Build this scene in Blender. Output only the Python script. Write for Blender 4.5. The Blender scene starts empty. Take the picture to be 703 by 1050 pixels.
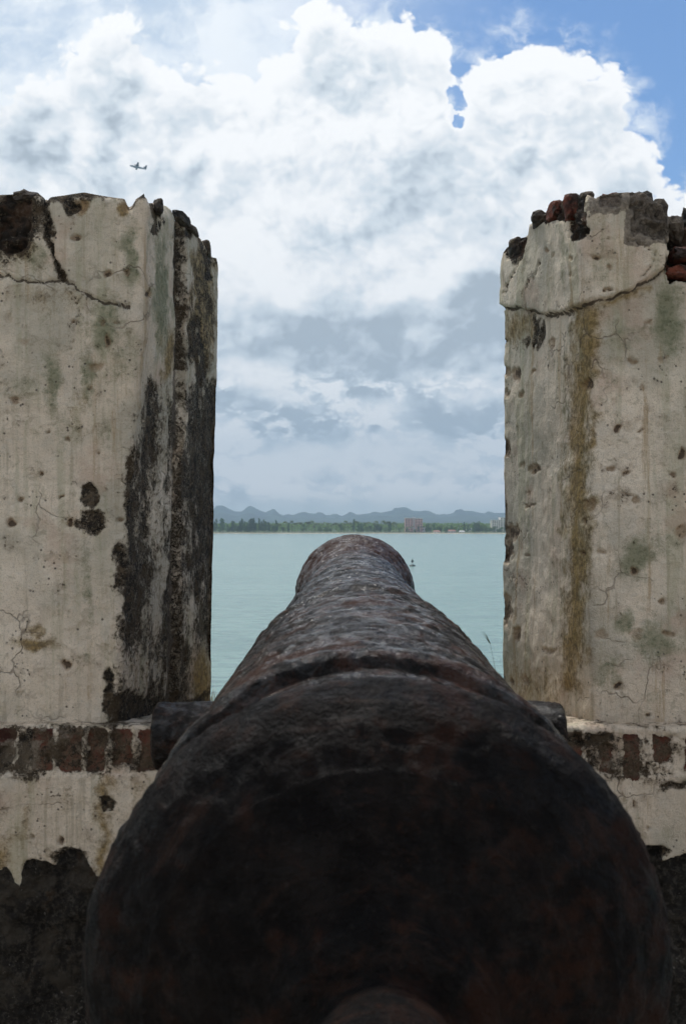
import bpy, bmesh, math, random
import numpy as np
from mathutils import Vector, Matrix
random.seed(7)
scn = bpy.context.scene
COL = scn.collection
F = 1150.0; CX = 351.5; HY = 539.0        # photo: focal length, centre column, eye-level row
R_ = math.radians

# ------------------------------------------------------------------ numpy noise
def _hash(ix, iy, iz, seed):
    h = (ix.astype(np.int64)*374761393 + iy.astype(np.int64)*668265263 + iz.astype(np.int64)*2147483647 + seed*1274126177) & 0xffffffff
    h = ((h ^ (h >> 13))*1274126177) & 0xffffffff
    h = ((h ^ (h >> 16))*2246822519) & 0xffffffff
    return ((h ^ (h >> 15)) & 0xffffff)/float(0xffffff)
def vnoise(x, y, z, seed=0):
    x0 = np.floor(x); y0 = np.floor(y); z0 = np.floor(z)
    fx, fy, fz = x-x0, y-y0, z-z0
    fx = fx*fx*fx*(fx*(fx*6-15)+10); fy = fy*fy*fy*(fy*(fy*6-15)+10); fz = fz*fz*fz*(fz*(fz*6-15)+10)
    r = 0
    for i in (0, 1):
        for j in (0, 1):
            for k in (0, 1):
                w = (fx if i else 1-fx)*(fy if j else 1-fy)*(fz if k else 1-fz)
                r = r + w*_hash(x0+i, y0+j, z0+k, seed)
    return r
def fbm(x, y, z, sc, octv=4, seed=0, gain=.5):
    a = 1.0; s = 0.0; t = 0.0
    for o in range(octv):
        s = s + a*vnoise(x*sc+o*17.3, y*sc+o*9.1, z*sc+o*5.7, seed+o); t += a
        a *= gain; sc *= 2.03
    return s/t
def sst(a, b, x):
    t = np.clip((x-a)/(b-a), 0, 1); return t*t*(3-2*t)
# photo-space mask helpers: value .5 on the outline
def blob(px, py, cx, cy, rx, ry, k=1.0):
    r = np.sqrt(((px-cx)/rx)**2 + ((py-cy)/ry)**2); return np.clip(.5+(1-r)*k, 0, 1)
def rect(px, py, x0, x1, y0, y1, s=6.0):
    d = np.minimum(np.minimum(px-x0, x1-px), np.minimum(py-y0, y1-py)); return np.clip(.5+d/(2*s), 0, 1)
def linedist(px, py, pts):
    best = np.full(px.shape, 1e9)
    for (ax, ay), (bx_, by_) in zip(pts[:-1], pts[1:]):
        dx, dy = bx_-ax, by_-ay
        t = np.clip(((px-ax)*dx+(py-ay)*dy)/(dx*dx+dy*dy), 0, 1)
        best = np.minimum(best, np.hypot(px-ax-t*dx, py-ay-t*dy))
    return best
def band(px, py, pts, w):                # .5 at distance w from the line
    return np.clip(1-linedist(px, py, pts)/(2*w), 0, 1)
def below(px, py, pts, s=8.0):           # 0.5 on the polyline y(x), 1 well below it
    xs = [p[0] for p in pts]; ys = [p[1] for p in pts]
    return np.clip(.5+(py-np.interp(px, xs, ys))/(2*s), 0, 1)

# ------------------------------------------------------------------ node helpers
class NT:
    def __init__(s, tree): s.t = tree; s.n = tree.nodes; s.l = tree.links
    def new(s, typ, **kw):
        n = s.n.new(typ)
        for k, v in kw.items(): setattr(n, k, v)
        return n
    def put(s, sock, v):
        if hasattr(v, 'is_linked') or hasattr(v, 'links'): s.l.new(v, sock)
        elif v is not None:
            if isinstance(v, (tuple, list)) and hasattr(sock.default_value, '__len__') and len(sock.default_value) == 4 and len(v) == 3: v = (*v, 1)
            sock.default_value = v
    def m(s, op, a, b=None, c=None, clamp=False):
        n = s.new('ShaderNodeMath', operation=op, use_clamp=clamp)
        for i, v in enumerate((a, b, c)):
            if v is not None: s.put(n.inputs[i], v)
        return n.outputs[0]
    def v(s, op, a, b=None, scale=None):
        n = s.new('ShaderNodeVectorMath', operation=op); s.put(n.inputs[0], a)
        if b is not None: s.put(n.inputs[1], b)
        if scale is not None: s.put(n.inputs['Scale'], scale)
        return n.outputs['Value'] if op in ('LENGTH', 'DISTANCE', 'DOT_PRODUCT') else n.outputs[0]
    def rng(s, x, a, b, c=0.0, d=1.0, smooth=True):
        n = s.new('ShaderNodeMapRange'); n.interpolation_type = 'SMOOTHSTEP' if smooth else 'LINEAR'
        for i, v in enumerate((x, a, b, c, d)): s.put(n.inputs[i], v)
        return n.outputs[0]
    def mix(s, f, a, b, blend='MIX'):
        n = s.new('ShaderNodeMix', data_type='RGBA', blend_type=blend); n.clamp_factor = True
        s.put(n.inputs[0], f); s.put(n.inputs[6], a); s.put(n.inputs[7], b); return n.outputs[2]
    def noise(s, vec, scale, detail=4, rough=.55, dist=0.0, col=False):
        n = s.new('ShaderNodeTexNoise'); s.put(n.inputs['Vector'], vec)
        n.inputs['Scale'].default_value = scale; n.inputs['Detail'].default_value = detail
        n.inputs['Roughness'].default_value = rough; n.inputs['Distortion'].default_value = dist
        return n.outputs['Color' if col else 'Fac']
    def vor(s, vec, scale, detail=0, feat='F1', rand=1.0, smooth=.5, out='Distance'):
        n = s.new('ShaderNodeTexVoronoi', feature=feat); s.put(n.inputs['Vector'], vec)
        n.inputs['Scale'].default_value = scale; n.inputs['Detail'].default_value = detail; n.inputs['Randomness'].default_value = rand
        if feat == 'SMOOTH_F1': n.inputs['Smoothness'].default_value = smooth
        return n.outputs[out]
    def mapv(s, vec, scale=(1, 1, 1), loc=(0, 0, 0)):
        n = s.new('ShaderNodeMapping'); s.put(n.inputs[0], vec); n.inputs['Scale'].default_value = scale; n.inputs['Location'].default_value = loc
        return n.outputs[0]
    def bump(s, h, strength, dist, nrm=None):
        n = s.new('ShaderNodeBump'); s.put(n.inputs['Height'], h); n.inputs['Strength'].default_value = strength; n.inputs['Distance'].default_value = dist
        if nrm is not None: s.put(n.inputs['Normal'], nrm)
        return n.outputs[0]
def material(name):
    m = bpy.data.materials.new(name); m.use_nodes = True; t = NT(m.node_tree)
    return m, t, m.node_tree.nodes['Principled BSDF']
def plain(name, col, rough=.7, var=.25, scale=3.0, metal=0.0, bump=0.0):
    m, t, b = material(name)
    pos = t.new('ShaderNodeTexCoord').outputs['Object']
    n = t.noise(pos, scale, 5)
    f = t.rng(n, .3, .7, 1-var, 1+var)
    c = t.v('SCALE', t.mix(0.0, col, col), scale=f)
    t.put(b.inputs['Base Color'], c); b.inputs['Roughness'].default_value = rough; b.inputs['Metallic'].default_value = metal
    if bump: t.put(b.inputs['Normal'], t.bump(n, .6, bump))
    return m

# ------------------------------------------------------------------ object helpers
def link(name, me, mat, parent=None, smooth=True):
    o = bpy.data.objects.new(name, me); COL.objects.link(o)
    if mat:
        for mm in (mat if isinstance(mat, (list, tuple)) else [mat]): me.materials.append(mm)
    if smooth and len(me.polygons): me.polygons.foreach_set('use_smooth', [True]*len(me.polygons))
    if parent: o.parent = parent
    return o
def thing(name, label, cat, loc=(0, 0, 0), group=None):
    o = bpy.data.objects.new(name, None); COL.objects.link(o); o.location = loc; o.empty_display_size = .1
    return tag(o, label, cat, group)
def tag(o, label=None, cat=None, group=None, kind=None):
    if label: o['label'] = label
    if cat: o['category'] = cat
    if group: o['group'] = group
    if kind: o['kind'] = kind
    return o
def mesh_np(name, V, Fc):
    me = bpy.data.meshes.new(name)
    me.from_pydata(np.asarray(V, dtype=float).reshape(-1, 3).tolist(), [], Fc if isinstance(Fc, list) else Fc.tolist()); me.update()
    return me
def setattr_f(me, name, arr):
    a = me.attributes.new(name, 'FLOAT', 'POINT'); a.data.foreach_set('value', np.asarray(arr, dtype=np.float32).ravel())
def gridfaces(nr, nc, wrap=False):
    r = np.arange(nr-1)[:, None]; c = np.arange(nc if wrap else nc-1)[None, :]; c2 = (c+1) % nc
    return np.stack([r*nc+c, r*nc+c2, (r+1)*nc+c2, (r+1)*nc+c], -1).reshape(-1, 4)
def at(px, py, d): return Vector(((px-CX)*d/F, d, (HY-py)*d/F))
def bm_obj(name, bm, mat, parent=None, smooth=False):
    bmesh.ops.recalc_face_normals(bm, faces=bm.faces)
    me = bpy.data.meshes.new(name); bm.to_mesh(me); bm.free()
    return link(name, me, mat, parent, smooth)
def add_box(bm, c, s, rot=None, bevel=0.0):
    r = bmesh.ops.create_cube(bm, size=1.0); vs = r['verts']
    M = Matrix.Translation(Vector(c)) @ (rot.to_4x4() if rot else Matrix.Identity(4)) @ Matrix.Diagonal((*s, 1))
    bmesh.ops.transform(bm, matrix=M, verts=vs)
    if bevel:
        es = list({e for v in vs for e in v.link_edges}); bmesh.ops.bevel(bm, geom=es, offset=bevel, segments=2, affect='EDGES')

# ================================================================== MATERIALS
def masonry_material():
    m, t, b = material('weathered_plaster')
    pos = t.new('ShaderNodeNewGeometry').outputs['Position']
    def attr(n):
        a = t.new('ShaderNodeAttribute', attribute_name=n); return a.outputs['Fac']
    nA = t.noise(pos, 3.5, 5, .6); nB = t.noise(pos, 22, 6, .65); nC = t.noise(pos, 90, 6, .7); nF = t.noise(pos, 380, 3, .7)
    streak = t.noise(t.mapv(pos, (60, 60, 3.0)), 1.0, 4, .6)
    blot = t.noise(t.v('ADD', pos, (3.1, 7.7, 1.3)), 9, 6, .65, .6)
    rag = t.m('ADD', t.m('MULTIPLY', t.m('SUBTRACT', nB, .5), .75), t.m('MULTIPLY', t.m('SUBTRACT', nC, .5), .7))
    rag = t.m('ADD', rag, t.m('MULTIPLY', t.m('SUBTRACT', nF, .5), .25))
    def msk(a, lo=.42, hi=.56, k=1.0):
        return t.rng(t.m('ADD', a, t.m('MULTIPLY', rag, k)), lo, hi)
    # plaster ground
    c = t.mix(t.rng(nA, .35, .65), (.80, .69, .55), (.68, .575, .45))
    c = t.mix(t.rng(blot, .50, .68, 0, .55), c, (.60, .545, .455))           # cleaner lime patches
    c = t.mix(t.rng(nB, .52, .68, 0, .45), c, (.34, .26, .185))
    m2 = t.noise(t.v('ADD', pos, (2.2, 6.1, 4.4)), 34, 6, .72, .5)
    c = t.mix(t.rng(m2, .55, .65, 0, .40), c, (.29, .25, .165)); c = t.mix(t.rng(m2, .36, .45, .55, 0), c, (.64, .57, .47))
    c = t.mix(t.rng(nF, .52, .66, 0, .35), c, (.24, .19, .13))
    c = t.mix(t.rng(t.noise(t.v('ADD', pos, (8.2, 1.1, .4)), 2.4, 4, .6), .46, .62, 0, .55), c, (.34, .325, .255))
    c = t.mix(t.rng(streak, .53, .70, 0, .40), c, (.29, .24, .15))
    st2 = t.noise(t.mapv(t.v('ADD', pos, (6, 3, 2)), (17, 17, 1.3)), 1.0, 6, .66)
    c = t.mix(t.rng(st2, .51, .64, 0, .42), c, (.34, .33, .20)); c = t.mix(t.rng(t.noise(t.mapv(pos, (26, 26, 1.6)), 1.0, 6, .68), .57, .68, 0, .55), c, (.36, .235, .11))          # run-down streaks
    pk = t.noise(t.v('ADD', pos, (9.1, 2.2, 4.0)), 6.5, 5, .6)
    c = t.mix(t.rng(pk, .55, .68, 0, .45), c, (.52, .36, .27))              # old pink wash
    gr = attr('green')
    c = t.mix(t.m('MULTIPLY', msk(gr, .30, .85, 1.1), .78), c, (.21, .215, .13))
    c = t.mix(t.m('MULTIPLY', t.rng(t.m('ADD', gr, t.m('MULTIPLY', t.m('SUBTRACT', nC, .5), 2.2)), .75, 1.1), .6), c, (.13, .15, .085))
    oc = attr('ochre')
    c = t.mix(t.m('MULTIPLY', msk(oc, .30, .95, 1.3), .88), c, t.mix(t.rng(nC, .4, .62), (.32, .215, .075), (.15, .10, .038)))
    # hairline crazing
    wv = t.v('ADD', pos, t.v('SCALE', t.v('SUBTRACT', t.noise(pos, 14, 3, .6, 0, True), (.5, .5, .5)), scale=.09))
    ck = t.vor(wv, 7.5, 0, 'DISTANCE_TO_EDGE')
    ckm = t.m('MULTIPLY', t.rng(ck, .0, .022, 1, 0), t.rng(t.noise(pos, 5, 3), .47, .62))
    c = t.mix(t.m('MULTIPLY', ckm, .55), c, (.13, .10, .075))
    # random pits and specks
    pv = t.vor(t.v('ADD', pos, t.v('SCALE', t.noise(pos, 45, 2, .5, 0, True), scale=.012)), 21, 0, 'F1')
    pr = t.vor(pos, 21, 0, 'F1', out='Color')
    pits = t.m('MULTIPLY', t.rng(pv, .05, .13, 1, 0), t.rng(t.noise(pos, 11, 2), .57, .66))
    pv2 = t.vor(pos, 75, 0, 'F1')
    pits2 = t.m('MULTIPLY', t.rng(pv2, .13, .22, 1, 0), t.rng(t.noise(t.v('ADD', pos, (5, 5, 5)), 16, 3), .55, .62))
    c = t.mix(t.m('MULTIPLY', pits, .6), c, (.20, .13, .08))
    c = t.mix(t.m('MULTIPLY', pits2, .8), c, (.10, .085, .07))
    # holes
    ho = attr('hole'); hm = t.rng(t.m('ADD', ho, t.m('MULTIPLY', rag, 1.6)), .62, .86)
    c = t.mix(t.rng(t.m('ADD', ho, t.m('MULTIPLY', rag, .6)), .22, .6, 0, .6), c, (.33, .22, .13))
    c = t.mix(t.m('MULTIPLY', hm, .85), c, (.07, .048, .034))
    cr = attr('crack'); crm = t.rng(t.m('ADD', cr, t.m('MULTIPLY', rag, .5)), .5, .72)
    c = t.mix(t.m('MULTIPLY', crm, .85), c, (.07, .05, .035))
    br = attr('brick'); bm_ = msk(br, .46, .58, 1.7)
    bcol = t.mix(t.rng(nB, .42, .62), (.19, .065, .042), (.085, .036, .027))
    bcol = t.mix(t.rng(nC, .57, .66, 0, .9), bcol, (.02, .016, .014)); bcol = t.mix(t.rng(blot, .56, .62, 0, .9), bcol, (.36, .31, .25))
    c = t.mix(bm_, c, bcol)
    # mould
    mo = attr('mold'); mm = t.rng(t.m('ADD', mo, t.m('ADD', t.m('MULTIPLY', rag, 1.7), t.m('MULTIPLY', t.m('SUBTRACT', t.noise(pos, 170, 4, .8), .5), 1.5))), .34, .62)
    mcol = t.mix(t.rng(nC, .42, .62), (.012, .011, .010), (.055, .044, .032))
    m5 = t.noise(t.v('ADD', pos, (1, 9, 3)), 48, 7, .8, .4)
    mcol = t.mix(t.rng(m5, .47, .58, 0, .85), mcol, (.17, .125, .080)); mcol = t.mix(t.rng(t.noise(pos, 150, 4, .75), .54, .66), mcol, (.30, .25, .18))
    mcol = t.mix(t.rng(nB, .50, .62, 0, .75), mcol, (.11, .078, .045))
    mcol = t.mix(t.rng(blot, .56, .66, 0, .6), mcol, (.26, .21, .15))
    c = t.mix(t.m('MULTIPLY', t.rng(t.m('ADD', mo, t.m('MULTIPLY', rag, 1.4)), .10, .5), .62), c, (.20, .155, .10))
    c = t.mix(mm, c, mcol)
    # rubble (plaster gone) and bricks
    ru = attr('rubble'); rm = msk(ru, .44, .54, .8)
    rcol = t.mix(t.rng(nB, .44, .60), (.035, .028, .022), (.10, .060, .038))
    rcol = t.mix(t.rng(nC, .56, .68), rcol, (.20, .165, .12))
    c = t.mix(rm, c, rcol)
    gy = attr('grey'); c = t.mix(t.m('MULTIPLY', msk(gy, .44, .56, .8), .9), c, t.mix(t.rng(nC, .4, .62), (.12, .10, .08), (.27, .225, .175)))
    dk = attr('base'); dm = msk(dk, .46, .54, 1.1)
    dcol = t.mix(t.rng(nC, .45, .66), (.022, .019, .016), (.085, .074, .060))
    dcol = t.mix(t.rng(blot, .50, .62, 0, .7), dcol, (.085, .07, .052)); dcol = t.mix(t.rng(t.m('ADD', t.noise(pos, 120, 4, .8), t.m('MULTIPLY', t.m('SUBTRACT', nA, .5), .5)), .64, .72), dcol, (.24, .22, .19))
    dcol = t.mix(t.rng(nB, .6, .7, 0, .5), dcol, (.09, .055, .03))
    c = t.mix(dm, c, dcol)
    t.put(b.inputs['Base Color'], c)
    b.inputs['Roughness'].default_value = .88; b.inputs['Specular IOR Level'].default_value = .25
    # relief
    h = t.m('ADD', t.m('MULTIPLY', nB, .45), t.m('MULTIPLY', nC, .22))
    h = t.m('ADD', h, t.m('MULTIPLY', nF, .09))
    h = t.m('SUBTRACT', h, t.m('MULTIPLY', pits, .35)); h = t.m('SUBTRACT', h, t.m('MULTIPLY', pits2, .12))
    h = t.m('SUBTRACT', h, t.m('MULTIPLY', ckm, .12))
    rough_all = t.m('MAXIMUM', t.m('MAXIMUM', mm, rm), t.m('MAXIMUM', bm_, dm))
    h = t.m('ADD', h, t.m('MULTIPLY', t.m('MULTIPLY', rough_all, t.m('SUBTRACT', nC, .9)), .9))
    t.put(b.inputs['Normal'], t.bump(h, 1.0, .017))
    return m
M_PL = masonry_material()
MASKS = ('mold', 'green', 'ochre', 'hole', 'crack', 'rubble', 'brick', 'base', 'grey')

def iron_material(name, rustiness=0.0, sheen=.42, spec=.6, dark=1.0, vary=.82, bmp=.026, coat=0.0):
    m, t, b = material(name)
    pos = t.new('ShaderNodeTexCoord').outputs['Object']
    nA = t.noise(pos, 5, 6, .65, .4); nB = t.noise(pos, 26, 7, .7, .3); nC = t.noise(pos, 110, 5, .7)
    ring = t.noise(t.mapv(pos, (9, 60, 9)), 1.0, 5, .65, .3)               # flaking along the turning lines
    c = t.mix(t.rng(nB, .38, .62), (.0045, .0042, .0042), (.018, .0135, .0115))
    c = t.mix(t.rng(t.m('ADD', nA, t.m('MULTIPLY', t.m('SUBTRACT', nB, .5), .6)), .50-rustiness, .64-rustiness, 0, .8), c, (.060, .022, .011))
    c = t.mix(t.rng(ring, .56, .68, 0, .6), c, (.085, .038, .022))
    c = t.mix(t.rng(nC, .56, .66, 0, .5), c, (.048, .040, .035))
    c = t.mix(t.rng(t.noise(t.v('ADD', pos, (4, 1, 8)), 19, 8, .78), .56, .68, 0, .7), c, (.085, .036, .020))
    gl0 = t.rng(t.noise(t.v('ADD', t.mapv(pos, (1, 1.8, 1)), (2, 5, 7)), 22, 7, .75, .5), .45, .60)
    if coat: t.put(b.inputs['Coat Weight'], t.m('MULTIPLY_ADD', gl0, coat, coat*.15)); b.inputs['Coat Roughness'].default_value = .15
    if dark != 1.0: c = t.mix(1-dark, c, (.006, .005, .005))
    t.put(b.inputs['Base Color'], c)
    b.inputs['Metallic'].default_value = .0
    gl = t.rng(t.m('ADD', t.noise(t.v('ADD', t.mapv(pos, (1, 1.8, 1)), (2, 5, 7)), 28, 7, .75, .5), t.m('MULTIPLY', t.m('SUBTRACT', ring, .5), .35)), .43, .60)
    t.put(b.inputs['Roughness'], t.m('MULTIPLY_ADD', gl, -.42*vary, sheen+.36*vary)); t.put(b.inputs['Specular IOR Level'], t.m('MULTIPLY_ADD', gl, spec*vary, spec*(1-vary)+.02))
    nD = t.noise(pos, 240, 4, .75); h = t.m('ADD', t.m('MULTIPLY', nB, .40), t.m('MULTIPLY', nC, .40)); h = t.m('ADD', t.m('ADD', h, t.m('MULTIPLY', nD, .14)), t.m('MULTIPLY', ring, .42))
    t.put(b.inputs['Normal'], t.bump(h, 1.0, bmp))
    if coat: t.put(b.inputs['Coat Normal'], t.bump(t.m('ADD', t.m('MULTIPLY', nB, .5), t.m('MULTIPLY', nC, .3)), 1.0, .011))
    return m
M_IRON = iron_material('rusted_iron', .0, .34, .26, coat=.78)
M_IRON_SHADE = iron_material('rusted_iron_shaded_face', .02, .46, .12, .46, .45, .024)  # darker copy of the iron: shade on the breech end put into colour

# ================================================================== PARAPET WALL
def fields(px, py, P):
    """stain / damage masks for a point seen at photo position px,py; P = world xyz arrays"""
    x, y, z = P
    w1 = (fbm(x, y, z, 22, 3, 11)-.5)*22; w2 = (fbm(x, y, z, 22, 3, 31)-.5)*22
    qx, qy = px+w1, py+w2
    w3 = (fbm(x, y, z, 60, 3, 51)-.5)*8; sx, sy = px+w3, py+(fbm(x, y, z, 60, 3, 71)-.5)*8
    f = {k: np.zeros(px.shape) for k in MASKS}
    def mx(k, v, s=1.0): f[k] = np.maximum(f[k], v*s)
    return f, mx, qx, qy, sx, sy

LEFT_TOP = [(-400, 198), (0, 197), (20, 196), (38, 197), (43, 200), (46, 206), (50, 200), (70, 197), (85, 195), (100, 198), (118, 201), (127, 202),
            (131, 211), (135, 212), (139, 204), (144, 198), (149, 196), (154, 200), (158, 207), (163, 208), (168, 207), (176, 211), (182, 216), (187, 224),
            (193, 229), (200, 233), (207, 241), (211, 246), (214, 254), (220, 258), (224, 266)]
RIGHT_TOP = [(517, 262), (520, 254), (528, 246), (535, 243), (541, 241), (544, 239), (545, 220), (560, 219), (563, 217), (566, 208), (572, 206), (577, 204), (580, 201), (590, 199),
             (598, 198), (605, 201), (610, 204), (614, 201), (628, 199), (636, 198), (650, 197), (663, 199), (673, 204), (679, 209), (681, 221), (688, 221), (696, 216), (703, 214), (730, 214), (760, 205), (1200, 200)]
CRACK_R = [(500, 312), (540, 317), (560, 323), (585, 319), (610, 311), (640, 301), (658, 292), (670, 284), (681, 276)]

def build_merlon(side, parent, label):
    # perimeter in plan: bottom / top position of each column
    L = side == 'L'
    D1, D2 = 2.35, 2.95
    zb, zt = -.56, .70
    def edge(px, d): return (px-CX)*d/F
    if L:
        cb, ct, fb, ft, xo = edge(118, D1), edge(155, D1), edge(216, D2), edge(224.5, D2), -1.75
    else:
        cb, ct, fb, ft, xo = edge(606, D1), edge(603, D1), edge(514, D2), edge(517.5, D2), 1.85
    cols = []                                # (xb, xt, y, face) ordered from outer front to far back
    xin = -.78 if L else .78
    for k in range(14): cols.append((xo+(xin-xo)*k/14,)*2+(D1, 0))
    rc = .018
    n = int(abs(xin-cb)/.0036)
    sgn = 1 if L else -1
    for k in range(n):
        u = k/n; cols.append((xin+(cb-sgn*rc-xin)*u, xin+(ct-sgn*rc-xin)*u, D1, 0))
    for k in range(8):                       # rounded arris
        a = k/8*math.pi/2
        cols.append((cb-sgn*rc+sgn*rc*math.sin(a), ct-sgn*rc+sgn*rc*math.sin(a), D1+rc-rc*math.cos(a), 1))
    for k in range(121):
        u = k/120; cols.append((cb+(fb-cb)*u, ct+(ft-ct)*u, D1+rc+(D2-rc-.012-D1)*u, 1))
    nc_vis = len(cols)
    for k in range(1, 26):
        u = k/25; cols.append((fb+(xo-fb)*u, ft+(xo-ft)*u, D2, 2))
    for k in range(1, 12): cols.append((xo, xo, D2+(D1-D2)*k/12, 3))
    C = np.array([c[:3] for c in cols]); face = np.array([c[3] for c in cols]); nc = len(cols)
    NR = 360
    v = np.linspace(0, 1, NR)[:, None]
    # top height of each column from the photo's outline
    top = LEFT_TOP if L else RIGHT_TOP
    xs, ys = [p[0] for p in top], [p[1] for p in top]
    xtop = C[:, 1]; pxt = CX+F*xtop/C[:, 2]
    ztop = (HY-np.interp(pxt, xs, ys))*C[:, 2]/F
    back = face >= 2
    nz = fbm(C[:, 1], C[:, 2], C[:, 1]*0, 14, 4, 5)
    ztop = np.where(back, .66+.08*nz, ztop)
    Z = zb+(ztop[None, :]-zb)*v
    q = np.clip((Z-zb)/(zt-zb), 0, 1.05)
    X = C[None, :, 0]*(1-q)+C[None, :, 1]*q; Y = np.broadcast_to(C[None, :, 2], X.shape).copy()
    # plan normals
    tx = np.roll(X, -1, 1)-np.roll(X, 1, 1); ty = np.roll(Y, -1, 1)-np.roll(Y, 1, 1)
    ln = np.hypot(tx, ty)+1e-9
    NX, NY = ty/ln, -tx/ln
    if not L: NX, NY = -NX, -NY
    px = CX+F*X/Y; py = HY-F*Z/Y
    vis = (face <= 1)[None, :]
    f, mx, qx, qy, sx, sy = fields(px, py, (X, Y, Z))
    disp = (fbm(X, Y, Z, 7, 3, 3)-.5)*.018+(fbm(X, Y, Z, 30, 3, 9)-.5)*.007
    step = np.zeros(px.shape)
    if L:
        # front face ----------------------------------------------------------
        mx('rubble', blob(qx, qy, 10, 228, 20, 34, 1.2), .95); mx('mold', blob(qx, qy, 12, 225, 26, 38))
        mx('ochre', blob(qx, qy, 16, 250, 26, 22), .8)
        mx('mold', band(sx, sy, [(43, 196), (47, 222), (50, 240)], 4.5)); mx('crack', band(sx, sy, [(43, 196), (47, 222), (51, 245), (56, 262), (62, 280), (70, 291), (84, 300), (104, 310), (132, 316)], 1.6))
        mx('mold', band(sx, sy, [(48, 240), (55, 262), (64, 284)], 2.4), .8)
        mx('crack', band(sx, sy, [(-60, 280), (0, 282), (18, 288), (34, 291), (52, 288), (64, 287)], 1.7))
        mx('crack', band(sx, sy, [(62, 290), (72, 300), (80, 313), (76, 335), (74, 365)], .8), .8)
        mx('mold', band(sx, sy, [(44, 200), (60, 201), (72, 204)], 4)); mx('mold', blob(sx, sy, 73, 212, 6, 9))
        mx('mold', rect(px, sy, -400, 160, 180, 202, 5), .8)
        mx('hole', blob(sx, sy, 83, 211, 8, 9), .62); mx('hole', blob(sx, sy, 78, 212, 4, 6), 1); mx('ochre', blob(sx, sy, 84, 211, 9, 10))
        mx('hole', blob(sx, sy, 129, 210, 7, 8), .6); mx('ochre', blob(sx, sy, 126, 214, 9, 9)); mx('mold', blob(sx, sy, 134, 207, 5, 7))
        mx('mold', band(sx, sy, [(158, 200), (162, 215), (164, 228), (161, 238)], 3.2)); mx('mold', blob(sx, sy, 187, 218, 7, 7)); mx('mold', blob(sx, sy, 195, 236, 5, 8), .9)
        for (cx, cy, rx, ry, s) in [(78, 244, 6, 4, 1), (111, 279, 4, 4, .9), (131, 279, 4, 4, .8), (152, 301, 3, 4, .9), (109, 350, 3, 6, .9), (100, 376, 12, 6, .5), (25, 350, 10, 5, .42), (9, 325, 5, 7, .4),
                                    (22, 512, 5, 3, .75), (10, 537, 4, 4, 1), (70, 536, 3, 3, 1), (68, 681, 5, 6, 1), (74, 330, 2, 2, .9), (52, 441, 3, 2, .8), (15, 410, 5, 3, .8), (105, 331, 3, 2, .5),
                                    (120, 333, 4, 2, .5), (70, 451, 4, 3, .6), (93, 398, 3, 3, .5), (42, 487, 2, 1.6, .9), (64, 509, 1.6, 1.6, .9), (124, 532, 3, 2, .9), (99, 466, 2, 3, .6)]:
            mx('hole', blob(sx, sy, cx, cy, rx, ry), s)
        mx('mold', blob(sx, sy, 92, 507, 8, 12, 1.4)); mx('mold', blob(sx, sy, 96, 536, 12, 13, 1.4)); mx('mold', blob(sx, sy, 84, 536, 9, 5), .8); mx('ochre', blob(sx, sy, 72, 534, 14, 12), .55)
        mx('ochre', blob(qx, qy, 36, 660, 24, 10), .85); mx('ochre', blob(qx, qy, 36, 645, 8, 8), .8)
        mx('ochre', blob(qx, qy, 55, 305, 22, 26), .5); mx('ochre', blob(qx, qy, 80, 420, 12, 40), .45)
        for (cx, cy, rx, ry, s) in [(133, 262, 12, 46, .85), (108, 330, 20, 34, .8), (88, 385, 12, 34, .75), (36, 265, 18, 20, .7), (52, 392, 10, 50, .75), (22, 400, 20, 22, .5), (128, 370, 18, 40, .6),
                                    (68, 440, 20, 30, .5), (92, 600, 9, 50, .65), (86, 662, 12, 26, .5), (166, 300, 10, 80, .9), (110, 450, 10, 30, .5), (45, 330, 14, 20, .5), (10, 480, 20, 30, .35)]:
            mx('green', blob(qx, qy, cx, cy, rx, ry, .8), s)
        # corner and cheek -----------------------------------------------------
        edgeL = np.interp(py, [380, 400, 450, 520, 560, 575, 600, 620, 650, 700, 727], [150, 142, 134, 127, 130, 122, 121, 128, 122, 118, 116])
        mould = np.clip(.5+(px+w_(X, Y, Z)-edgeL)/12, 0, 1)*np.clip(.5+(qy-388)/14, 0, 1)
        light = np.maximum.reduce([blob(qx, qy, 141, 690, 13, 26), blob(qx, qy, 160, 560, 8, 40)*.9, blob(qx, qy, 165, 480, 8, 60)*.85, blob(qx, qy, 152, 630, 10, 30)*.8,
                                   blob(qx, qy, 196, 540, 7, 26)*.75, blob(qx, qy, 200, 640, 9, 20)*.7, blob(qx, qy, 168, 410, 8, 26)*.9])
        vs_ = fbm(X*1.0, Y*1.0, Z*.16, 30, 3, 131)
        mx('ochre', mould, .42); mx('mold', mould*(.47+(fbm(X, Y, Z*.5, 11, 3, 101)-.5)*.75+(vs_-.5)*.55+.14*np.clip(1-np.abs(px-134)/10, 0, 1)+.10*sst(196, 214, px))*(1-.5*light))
        g = np.clip(1-np.abs(px-np.interp(py, [200, 400, 720], [186, 184, 178]))/9.0, 0, 1)*sst(205, 235, py)      # the chase running down the cheek
        mx('mold', np.where((py < 380), g*.95, 0)); mx('grey', np.where(py >= 340, np.clip(g*1.2, 0, 1)*.66, 0)); disp -= .018*sst(.25, .6, g)
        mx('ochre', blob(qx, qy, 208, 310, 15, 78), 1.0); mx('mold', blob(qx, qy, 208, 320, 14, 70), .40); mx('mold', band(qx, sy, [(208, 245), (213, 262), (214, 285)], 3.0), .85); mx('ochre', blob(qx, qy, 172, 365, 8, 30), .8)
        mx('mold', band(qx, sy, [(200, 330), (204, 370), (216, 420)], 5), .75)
        mx('ochre', blob(sx, sy, 207, 700, 11, 40), 1.0)
        f['mold'] *= 1-.85*blob(sx, sy, 208, 700, 9, 36)
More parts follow.
